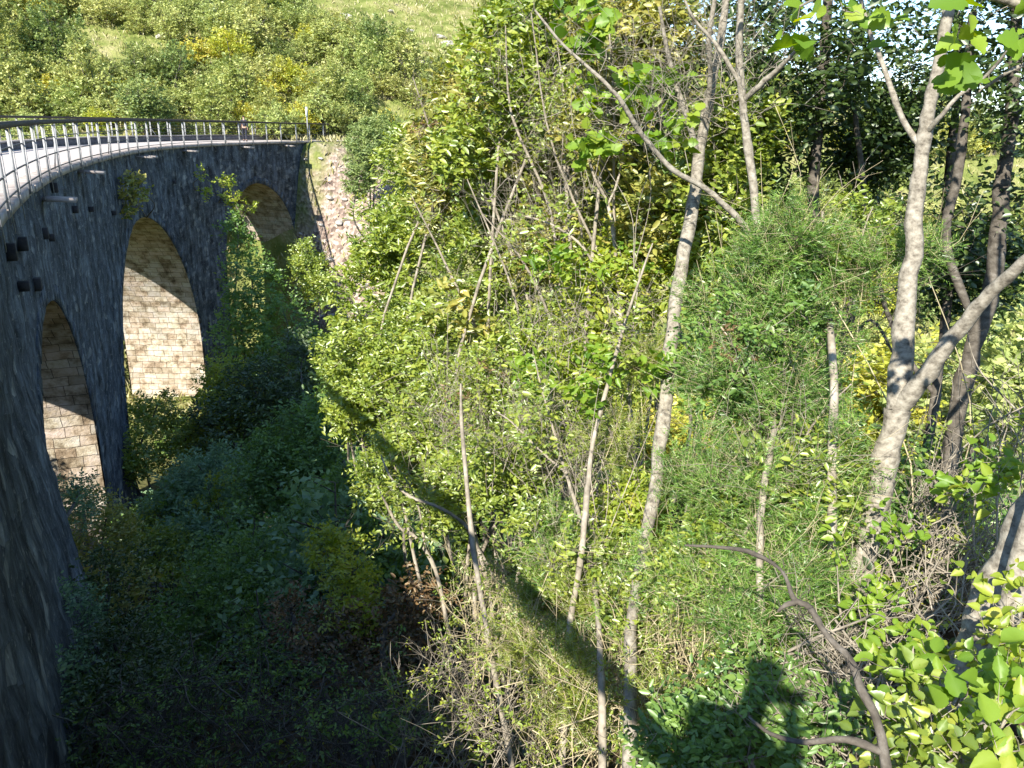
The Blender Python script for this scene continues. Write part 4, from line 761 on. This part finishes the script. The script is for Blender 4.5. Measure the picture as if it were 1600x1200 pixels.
for i, (lab, L_, mt, k_) in enumerate((('small leaved shrub showing through the largest feathery bush', [lob(1150, 560, 5.3, 90, 110, .4), lob(1250, 640, 5.3, 80, 100, .4), lob(1230, 480, 5.4, 80, 60, .4)], 'valley', 520),
    ('light small leaved shrub mixed into the top of the feathery bushes', [lob(1250, 420, 5.7, 90, 60, .3), lob(1350, 360, 5.8, 50, 50, .3)], 'hornbeam', 380), ('green shrub low behind the feathery foot of the forked tree', [lob(1180, 800, 5.2, 100, 90, .3), lob(1110, 900, 4.9, 80, 70, .3), lob(1240, 930, 4.7, 60, 60, .3), lob(1280, 760, 4.9, 50, 90, .3)], 'hornbeam', 560),
    ('low leafy shrub at the bottom where the camera shadow falls', [lob(1170, 1110, 3.9, 110, 70, .22), lob(1080, 1160, 3.9, 70, 50, .2), lob(1280, 1150, 3.8, 60, 60, .2)], 'valley', 300),
    ('leafy green shrub along the lower part of the handrail shadow', [lob(930, 900, 5.5, 80, 60, .3), lob(850, 850, 5.9, 70, 60, .3), lob(1000, 960, 5, 60, 40, .25)], 'hornbeam', 330))):
    plant('mixed_shrub', lab, 'shrub', 'small leaved shrubs among the feathery bushes', at(*[(1200, 800, 5.4), (1290, 560, 5.6), (1180, 1000, 4.8), (1170, 1190, 3.9), (920, 1030, 5.2)][i]) , L_, k_, .045, mt, 'bark_twig', seed=170 + i, r0=.012, L=.14, k=3, m=5, tmpl=T_OVAL, ratio=.6, tw=.0025, gap=.4, bare=25, bare_len=.3)
thin('slim pale trunk rising out of the feathery bushes', [rooted([(1190, 1010, 4.3, 17), (1187, 900, 4.4, 17), (1190, 790, 4.6, 15), (1205, 700, 4.8, 12), (1215, 600, 5.5, 10), (1222, 480, 5.7, 7)])], [lob(1200, 700, 5.3, 50, 80, .3)], 30, 20, 181)
thin('slim pale trunk behind the feathery bushes near the forked tree', [rooted([(1298, 900, 4.6, 20), (1300, 720, 4.7, 20), (1303, 620, 4.8, 18), (1300, 540, 5.1, 15), (1290, 430, 6, 10), (1285, 330, 6.1, 6)])], [lob(1300, 560, 5.8, 50, 80, .3)], 30, 18, 182)
thin('leaning twiggy stem crossing the feathery bushes', [rooted([(1120, 960, 4.8, 8), (1140, 870, 4.8, 8), (1165, 830, 4.8, 7), (1230, 730, 4.8, 6), (1280, 650, 4.9, 4), (1330, 600, 5, 3)])], [lob(1220, 740, 4.8, 80, 50, .2)], 30, 26, 183)
# ------------------------------------------------------------------ dry brush: tangles of dead stalks
def brush(label, lobes, n, ln, th, bark, seed, leafmat_=None, nl=0, leaf=.03, name='dry_brush', up_=.9, grp='tangles of dry stalks and twigs', cat='brush', lean=(0, 0)):
    rs = np.random.default_rng(seed); L_ = np.array(lobes); g = Geo(); lg = Geo(); c0 = L_[0, :3].copy(); z = gz(c0[0], c0[1]); base = np.array([c0[0], c0[1], z]); PP = []
    for i in range(n):
        q = L_[rs.integers(len(L_))]; p = q[:3] + rs.normal(0, .5, 3) * q[3:]; d_ = norm(np.array([rs.normal(lean[0], .7), rs.normal(lean[1], .5), rs.normal(up_, .5)])); l = ln * rs.uniform(.4, 1.5); cur = rs.normal(0, .22, 3) * l - [0, 0, .12 * l]
        a = p - d_ * l * .5; b = p + d_ * l * .5; mid = (a + b) / 2 - cur * .5; P = catmull([a, (a + mid) / 2 + rs.normal(0, .02 * l, 3), mid, (b + mid) / 2 + rs.normal(0, .03 * l, 3), b], 3); r = th * rs.uniform(.5, 1.6)
        g.tube(P - base, np.linspace(r, r * .3, len(P)), 3 if r < .006 else 6)
        for _ in range(rs.integers(1, 5)):
            k = rs.integers(2, len(P) - 1); s = P[k]; e = s + norm(d_ * .7 + rs.normal(0, .7, 3)) * l * rs.uniform(.12, .4); m_ = (s + e) / 2 + rs.normal(0, .03 * l, 3); g.tube(np.array([s, m_, e]) - base, np.array([r * .5, r * .4, r * .15]), 3); PP += [m_, e]
        PP.append(P[-3])
    root = empty(name, tuple(base), label, cat, grp); g.build('stems', MAT[bark], root)
    if nl and leafmat_:
        C = np.array(PP)[rs.integers(0, len(PP), nl)]; shoots(lg, C - base, norm(rs.normal(0, 1, (nl, 3))), 2, 4, leaf * 2.6, leaf, .62, T_OVAL, 1, .2, flat=1.0); lg.build('leaves', LEAF[leafmat_], root)
    return root
brush('pale dry stalks and grass leaning over each other at the bottom middle', [lob(830, 1000, 5.4, 110, 90, .4), lob(900, 1100, 4.9, 100, 70, .35), lob(760, 930, 6.2, 80, 70, .4)], 270, .55, .0032, 'straw', 1, 'hornbeam', 420, .028)
brush('straw coloured tangle around the foot of the long pale trunk', [lob(1010, 1040, 4.9, 80, 80, .35), lob(980, 1150, 4.6, 80, 60, .3), lob(1080, 1000, 4.7, 60, 50, .3)], 220, .5, .0032, 'straw', 2, 'hornbeam', 380, .026)
brush('spiny dead twigs sticking out of the shadow at the lower middle', [lob(740, 1040, 6, 90, 60, .4), lob(690, 1120, 5.8, 80, 60, .4), lob(800, 1150, 5.2, 90, 50, .3)], 260, .5, .0032, 'bark_twig', 3, 'yellow', 260, .026)
brush('grey twig tangle lying in the deep shade at the bottom left', [lob(300, 1080, 8.6, 110, 60, .6), lob(420, 1140, 7.8, 110, 60, .5), lob(540, 1160, 7, 90, 50, .4), lob(230, 1170, 8.2, 80, 40, .4)], 330, .7, .0055, 'bark_grey', 4, 'valley', 420, .04, up_=.3)
brush('brownish leafy brambles in shade at the bottom left of centre', [lob(400, 1060, 8.4, 90, 45, .5), lob(500, 1090, 7.6, 80, 45, .4), lob(600, 1130, 6.7, 70, 40, .4)], 200, .5, .004, 'bark_grey', 5, 'valley', 340, .04, up_=.3)
brush('dead branches piled at the base of the forked tree', [lob(1290, 1040, 4.2, 55, 80, .25), lob(1340, 1120, 3.9, 50, 60, .2), lob(1250, 1150, 4, 60, 50, .2)], 190, .45, .005, 'bark_twig', 6, lean=(-.4, 0))
brush('dead twigs and stalks behind the leaning trunks', [lob(1450, 930, 4.9, 90, 50, .3), lob(1400, 1020, 4.4, 50, 50, .25), lob(1530, 900, 5, 60, 70, .3)], 220, .5, .005, 'bark_twig', 7, 'yellow', 60, .03, lean=(.3, 0))
brush('bare upright twigs between the forked trunk and the right edge', [lob(1560, 700, 5.2, 50, 120, .3), lob(1510, 820, 5.2, 50, 80, .3), lob(1460, 780, 5.6, 40, 80, .3)], 130, .6, .004, 'bark_twig', 8, 'yellow', 50, .035, up_=1.4)
brush('reddish dead leaves caught on fine twigs in the thicket', [lob(780, 580, 8.4, 50, 60, .3), lob(720, 660, 8, 50, 50, .3), lob(660, 200, 10, 25, 25, .2), lob(1150, 560, 5.1, 30, 20, .15)], 60, .3, .002, 'bark_twig', 9, 'brown', 60, .04)
brush('fine bare twigs crossing in front of the green canopy at the top', [lob(1060, 130, 6.6, 90, 90, .4), lob(900, 130, 7.4, 90, 100, .4), lob(850, 300, 7.8, 90, 80, .4)], 150, .6, .0028, 'bark_twig', 10, None, 0, up_=.8, lean=(-.5, 0))
brush('tangle of bare twigs in the centre of the sunlit thicket', [lob(880, 520, 7.2, 90, 90, .4), lob(820, 680, 6.9, 90, 80, .4), lob(700, 620, 8.4, 80, 90, .4), lob(930, 740, 6, 70, 80, .3)], 330, .6, .003, 'bark_twig', 11, 'hornbeam', 120, .035, up_=1.0, lean=(-.4, 0))
# crooked branch very close to the camera, its shade put into dark bark
a = rooted([(1388, 1230, 2.6, 16), (1372, 1130, 2.6, 12), (1345, 1075, 2.62, 13), (1328, 1030, 2.66, 9), (1290, 990, 2.7, 8), (1266, 950, 2.73, 10), (1240, 935, 2.75, 7), (1220, 890, 2.8, 5), (1170, 862, 2.9, 7), (1120, 855, 3, 5), (1070, 852, 3, 3)])
b = join(at(1388, 1170, 2.6), [(1388, 1170, 2.6, 11), (1325, 1152, 2.6, 10), (1260, 1158, 2.65, 8), (1205, 1146, 2.7, 6), (1170, 1120, 2.75, 3)])
c = join(at(1245, 938, 2.75), [(1245, 938, 2.75, 9), (1228, 945, 2.74, 8), (1215, 955, 2.73, 3)])
plant('wall_ivy', 'dark ivy creeping up the viaduct wall at the lower left edge', 'climber', None, pos(8.5, -1.2, -9.5), [(*(pos(7.5, -.95, -7.6)), .8, .8, 1.3), (*(pos(9.6, -.75, -6.6)), .7, .7, 1.0), (*(pos(11.8, -.7, -5.6)), .6, .6, .7), (*(pos(6, -1.0, -6.0)), .7, .7, .9)], 420, .06, 'dark', 'bark_grey', seed=190, r0=.015, L=.2, k=2, m=6, tmpl=T_BROAD, ratio=.8, tw=.003, gap=.35)
tstem('dead_branch', 'dark crooked dead branch arching up close to the camera near the bottom', None, [a, b, c], [lob(1250, 960, 2.74, 60, 50, .1), lob(1340, 1060, 2.65, 30, 60, .1)], 16, 0, bark='bark_dark', cat='branch', tw=.0015, bare=12, bare_len=.12, seed=5)
# ------------------------------------------------------------------ broad leaved shrubs, lower right corner
BL = 'broad leaved shrubs in the lower right corner'
def broad(label, lobes, n, base, seed, leaf=.07, mat='broad', **kw):
    return plant('broad_leaved_shrub', label, 'shrub', BL, base, lobes, n, leaf, mat, 'bark_twig', seed=seed, r0=.008, L=.13, k=2, m=3, tmpl=T_BROAD, ratio=.8, tw=.0022, gap=.2, flat=.45, light=(-.1, -.6, .9), sstem=.0016, **kw)
broad('shrub with the largest fresh green toothed leaves', [lob(1500, 1090, 3, 90, 70, .22), lob(1430, 1050, 3.2, 50, 50, .2), lob(1560, 1150, 2.8, 60, 60, .2)], 36, (1.75, 2.4), 131)
broad('low shrub of smaller light leaves at the very bottom right', [lob(1430, 1150, 3, 60, 50, .2), lob(1500, 1180, 2.8, 80, 40, .2)], 75, (1.5, 2.3), 132, .045, 'hornbeam')
broad('light leaved sprig beside the foot of the forked tree', [lob(1385, 985, 4.2, 35, 45, .2), lob(1420, 1030, 4, 30, 35, .15)], 46, (2.1, 3.5), 133, .055)
broad('sprig of yellow-green leaves before the leaning trunks', [lob(1550, 1010, 3.4, 50, 40, .2), lob(1580, 960, 3.4, 30, 40, .15)], 34, (2.2, 2.7), 134, .05, 'yellow')
broad('small sprig of bright leaves above the leaning trunks', [lob(1525, 755, 4.6, 45, 25, .2), lob(1560, 740, 4.6, 20, 20, .1)], 22, (2.9, 3.5), 135, .06)
broad('tiny sprig of bright leaves beside the forked trunk', [lob(1410, 835, 4.6, 22, 16, .12), lob(1300, 845, 4.4, 14, 12, .1)], 14, (2.3, 3.7), 136, .05)
VG = 'sprays of larger leaves in the thicket'
for i, (lab, L_, k_) in enumerate((('spray of larger bright leaves near the top of the thicket', [lob(925, 40, 7, 40, 35, .2), lob(930, 130, 7, 45, 30, .2), lob(1025, 125, 6.9, 30, 22, .2)], 34),
    ('spray of bright lobed leaves left of the slanting bare branch', [lob(990, 150, 6.2, 30, 22, .15), lob(1040, 210, 6, 30, 22, .15), lob(930, 235, 6.4, 25, 18, .15)], 26),
    ('loose spray of light green leaves in the middle of the thicket', [lob(860, 405, 7.2, 28, 20, .2), lob(915, 435, 7.1, 26, 18, .15), lob(990, 405, 6.8, 30, 16, .15), lob(840, 590, 6.8, 40, 30, .2)], 48),
    ('sprig of large pale leaves over the pinkish stem', [lob(940, 580, 5.8, 40, 30, .15), lob(1050, 590, 5.7, 45, 24, .15), lob(900, 640, 5.8, 28, 22, .15)], 40),
    ('patch of yellowing leaves among the upper left thicket', [lob(700, 470, 9.5, 40, 35, .2), lob(740, 500, 9.4, 50, 26, .2), lob(690, 200, 10.5, 40, 50, .25)], 60))):
    plant('leaf_spray', lab, 'plant', VG, at(L_[0][0] * 0 + (925, 990, 860, 940, 700)[i], (300, 420, 700, 860, 760)[i], (7.1, 6.3, 6.9, 5.6, 9)[i]), L_, k_, (.09, .085, .08, .08, .11)[i], ('broad', 'broad', 'broad', 'broad', 'olive')[i], 'bark_twig', seed=150 + i, r0=.004, L=.16, k=2, m=4, tmpl=(T_LOBE if i < 2 else T_BROAD), ratio=(.95 if i < 2 else .62), tw=.002, gap=.15, flat=.55, light=(-.2, -.8, .7))
# lobed leaves hanging into the top right corner
a = rooted([(1750, 900, 3.3, 30), (1760, 500, 3.2, 26), (1740, 200, 3.1, 20), (1700, 60, 3, 14), (1600, 10, 2.8, 10), (1480, -20, 2.7, 8), (1340, -30, 2.7, 5), (1250, 10, 2.7, 3)])
b = join(at(1700, 60, 3), [(1700, 60, 3, 8), (1640, 90, 2.9, 6), (1580, 110, 2.8, 5), (1520, 150, 2.8, 2)])
tstem('overhanging_maple', 'small maple with large lobed sunlit leaves hanging into the top right corner', None, [a, b], [lob(1310, 15, 2.7, 45, 18, .12), lob(1255, 75, 2.7, 22, 22, .1), lob(1575, 130, 2.8, 45, 30, .15), lob(1500, 10, 2.7, 40, 16, .12), lob(1600, 30, 2.8, 40, 30, .15), lob(1350, 35, 2.7, 22, 12, .08)], 24, .066, 'broad', seed=141, L=.12, k=1, m=3, tmpl=T_LOBE, ratio=1.0, tw=.0018, gap=.1, flat=.5, light=(-.2, -.8, .6), upb=-.1, droop=.15)
# ------------------------------------------------------------------ ground cover close by: uncountable
n = 70000; x = R.uniform(-9, 14, n); y = R.uniform(.6, 18, n); z = ground(x, y) + np.abs(R.normal(0, .12, n)); sz = R.uniform(.025, .075, n) * (1 + y / 16)
kk_ = R.uniform(0, 1, n)
for nm, sel, mt in (('ground_leaves', kk_ < .55, 'dark'), ('ground_leaves', (kk_ >= .55) & (kk_ < .8), 'hornbeam'), ('leaf_litter', kk_ >= .8, 'brown')):
    m_ = int(sel.sum()); V, F, ra = leaf_arrays(np.stack([x, y, z], -1)[sel], R.normal(0, 1, (m_, 3)) + [0, 0, .4], R.normal(0, .6, (m_, 3)) + [0, -.3, 1], sz[sel], sz[sel] * .75, T_OVAL, R.uniform(0, 1, m_)); g = Geo(); g.add(V, F, None, ra); tag(g.build(nm, LEAF[mt]), kind='stuff')
#@@PEOPLE
# plants rooted in the joints of the viaduct
for lab, b_, L_, sd in (('small pale leaved sapling growing out of the wall above the middle arch', (41.5, -3.2), [lob(212, 290, 36.8, 13, 14, .5), lob(205, 318, 36.6, 12, 16, .5)], 161), ('bright leafy sapling hanging from the wall left of the far arch', (53.6, -3.6), [lob(352, 285, 50, 13, 16, .6), lob(362, 312, 49.5, 14, 14, .6), lob(385, 322, 49.5, 13, 8, .5)], 162), ('thin twiggy sapling on the wall between the middle and far arch', (50.4, -2.6), [lob(318, 275, 48.5, 6, 12, .3), lob(320, 298, 48.5, 6, 10, .3)], 163)):
    B_ = pos(b_[0], .1, b_[1]); plant('wall_sapling', lab, 'plant', 'saplings rooted in the viaduct wall', B_, L_, 70 if sd < 163 else 22, .16, 'yellow' if sd > 161 else 'olive', 'bark_grey', seed=sd, r0=.03, L=.35, k=2, m=5, tmpl=T_OVAL, ratio=.8, tw=.008)
# ------------------------------------------------------------------ people
def skinned(name, pts, edges, rad, mat, parent, sub=2, root=0):
    me = bpy.data.meshes.new(name); me.from_pydata([tuple(p) for p in pts], edges, []); me.materials.append(mat); o = bpy.data.objects.new(name, me); COL.objects.link(o); o.parent = parent
    o.modifiers.new('skin', 'SKIN').use_smooth_shade = True
    for i, r in enumerate(rad): v = me.skin_vertices[0].data[i]; r = r if isinstance(r, tuple) else (r, r); v.radius = r; v.use_root = (i == root)
    m = o.modifiers.new('sub', 'SUBSURF'); m.levels = m.render_levels = sub; return o
def person(name, label, loc, rz, lean, hands, feet, top, low, phone=None, head_y=0.0):
    root = empty(name, loc, label, 'person'); root.rotation_euler.z = rz
    P = [(0, 0, .95), (0, lean * .35, 1.12), (0, lean * .8, 1.32), (0, lean * 1.05, 1.47), (0, lean * 1.2 + .01, 1.56), (0, lean * 1.3 + .03 + head_y, 1.65), (0, lean * 1.3 + .03 + head_y, 1.74), (0, lean * 1.3 + .115 + head_y, 1.635)]
    Rd = [(.15, .11), (.135, .105), (.155, .11), (.07, .06), (.055, .055), (.078, .092), (.06, .07), (.014, .012)]; Ed = [(0, 1), (1, 2), (2, 3), (3, 4), (4, 5), (5, 6), (5, 7)]
    arm_ids, leg_ids = [], []
    for sx, (hx, hy, hz), (fx, fy) in ((-1, hands[0], feet[0]), (1, hands[1], feet[1])):
        sh = np.array([sx * .175, lean * .9, 1.42]); wr = np.array([hx, hy, hz]); mid = (sh + wr) / 2; l = np.linalg.norm(wr - sh); bend = sqrt(max(.0004, .29 ** 2 - (l / 2) ** 2)); el = mid + np.array([sx * .35, -.2, -.9]) / 1.0 * bend
        i = len(P); P += [tuple(sh), tuple(el), tuple(wr)]; Rd += [.062, .045, .03]; Ed += [(2, i), (i, i + 1), (i + 1, i + 2)]; arm_ids.append((i, i + 1, i + 2))
        fd = norm(wr - el); pm = wr + fd * .05; j = len(P); P.append(tuple(pm)); Rd.append((.036, .016)); Ed.append((i + 2, j)); side = norm(np.cross(fd, [0, 0, 1.0])); u_ = np.cross(side, fd)
        for k, ln in enumerate((.06, .068, .064, .05)):
            b = pm + fd * .035 + u_ * (.027 - .018 * k); c = b + fd * ln * .55 - side * sx * .006; e = c + fd * ln * .3 - side * sx * ln * .4; q_ = len(P); P += [tuple(b), tuple(c), tuple(e)]; Rd += [.009, .008, .0065]; Ed += [(j, q_), (q_, q_ + 1), (q_ + 1, q_ + 2)]
        b = pm - side * sx * .03 + u_ * .02; e = b + fd * .03 - side * sx * .02; q_ = len(P); P += [tuple(b), tuple(e)]; Rd += [.011, .008]; Ed += [(j, q_), (q_, q_ + 1)]
        i = len(P); P += [(sx * .095, 0, .88), (sx * .11 + fx * .5, fy * .5 + .03, .48), (sx * .12 + fx, fy, .09), (sx * .14 + fx, fy + .16, .04)]; Rd += [.09, .06, .042, (.045, .028)]; Ed += [(0, i), (i, i + 1), (i + 1, i + 2), (i + 2, i + 3)]; leg_ids.append((i, i + 1, i + 2, i + 3))
    skinned('body', P, Ed, Rd, MAT['skin'], root)
    T = [P[0], P[1], P[2], P[3]]; Rr = [(.165, .13), (.155, .125), (.18, .13), (.085, .075)]; E_ = [(0, 1), (1, 2), (2, 3)]
    for a_, b_, c_ in arm_ids:
        i = len(T); T += [P[a_], P[b_], tuple(np.array(P[c_]) * .93 + np.array(P[b_]) * .07)]; Rr += [.078, .058, .042]; E_ += [(2, i), (i, i + 1), (i + 1, i + 2)]
    skinned('jacket', T, E_, Rr, top, root)
    T = [(0, 0, 1.0)]; Rr = [(.165, .125)]; E_ = []
    for a_, b_, c_, d_ in leg_ids: i = len(T); T += [P[a_], P[b_], tuple(np.array(P[c_]) + [0, 0, .02])]; Rr += [.105, .072, .058]; E_ += [(0, i), (i, i + 1), (i + 1, i + 2)]
    skinned('trousers', T, E_, Rr, low, root)
    for a_, b_, c_, d_ in leg_ids: skinned('shoe', [tuple(np.array(P[c_]) - [0, .04, .035]), tuple(np.array(P[d_]) + [0, .03, .0])], [(0, 1)], [(.05, .05), (.05, .04)], MAT['hair'], root, 1)
    hd = np.array(P[5]); skinned('hair', [tuple(hd + [0, -.035, -.03]), tuple(hd + [0, -.03, .05]), tuple(hd + [0, .02, .10])], [(0, 1), (1, 2)], [(.07, .07), (.088, .088), (.07, .06)], MAT['hair'], root)
    for sx in (-1, 1):
        g = Geo(); g.tube(np.array([hd + [sx * .03, .082, .012], hd + [sx * .03, .094, .012]]), [.012, .008], 8, True); g.build('eye', MAT['sign_white'], root)
        skinned('ear', [tuple(hd + [sx * .088, 0, -.02]), tuple(hd + [sx * .092, -.005, .03])], [(0, 1)], [.012, .016], MAT['skin'], root, 1)
    return root
bx, by = float(pos(-.42, .16)[0]), float(pos(-.42, .16)[1]); dx, dy = -bx, -by - .04; L_ = math.hypot(dx, dy); rz = atan2(-dx, dy)
person('person', 'photographer in dark jacket leaning over the near railing with arms stretched out', (bx, by, -.02), rz, .26, ((-.085, (L_ - .11) / 1.08, 1.40), (.085, (L_ - .11) / 1.08, 1.40)), ((0, -.05), (0, .1)), MAT['cloth_dark'], MAT['cloth_blue']).scale = (1.08, 1.08, 1.08)
g = Geo(); g.box((0, 0, 0), (.076, 0, 0), (0, .004, 0), (0, 0, .038)); ph = tag(g.build('phone', MAT['stub']), 'dark mobile phone held out over the railing in both hands', 'phone'); ph.location = (0, -.03, 1.53)
p_ = pos(61.0, 1.7); person('person', 'walker in dark clothes far away near the end of the viaduct', (float(p_[0]), float(p_[1]), -.04), radians(10), .04, ((-.24, .1, .95), (.24, -.08, .93)), ((0, .2), (0, -.2)), MAT['cloth_dark'], MAT['cloth_dark'])
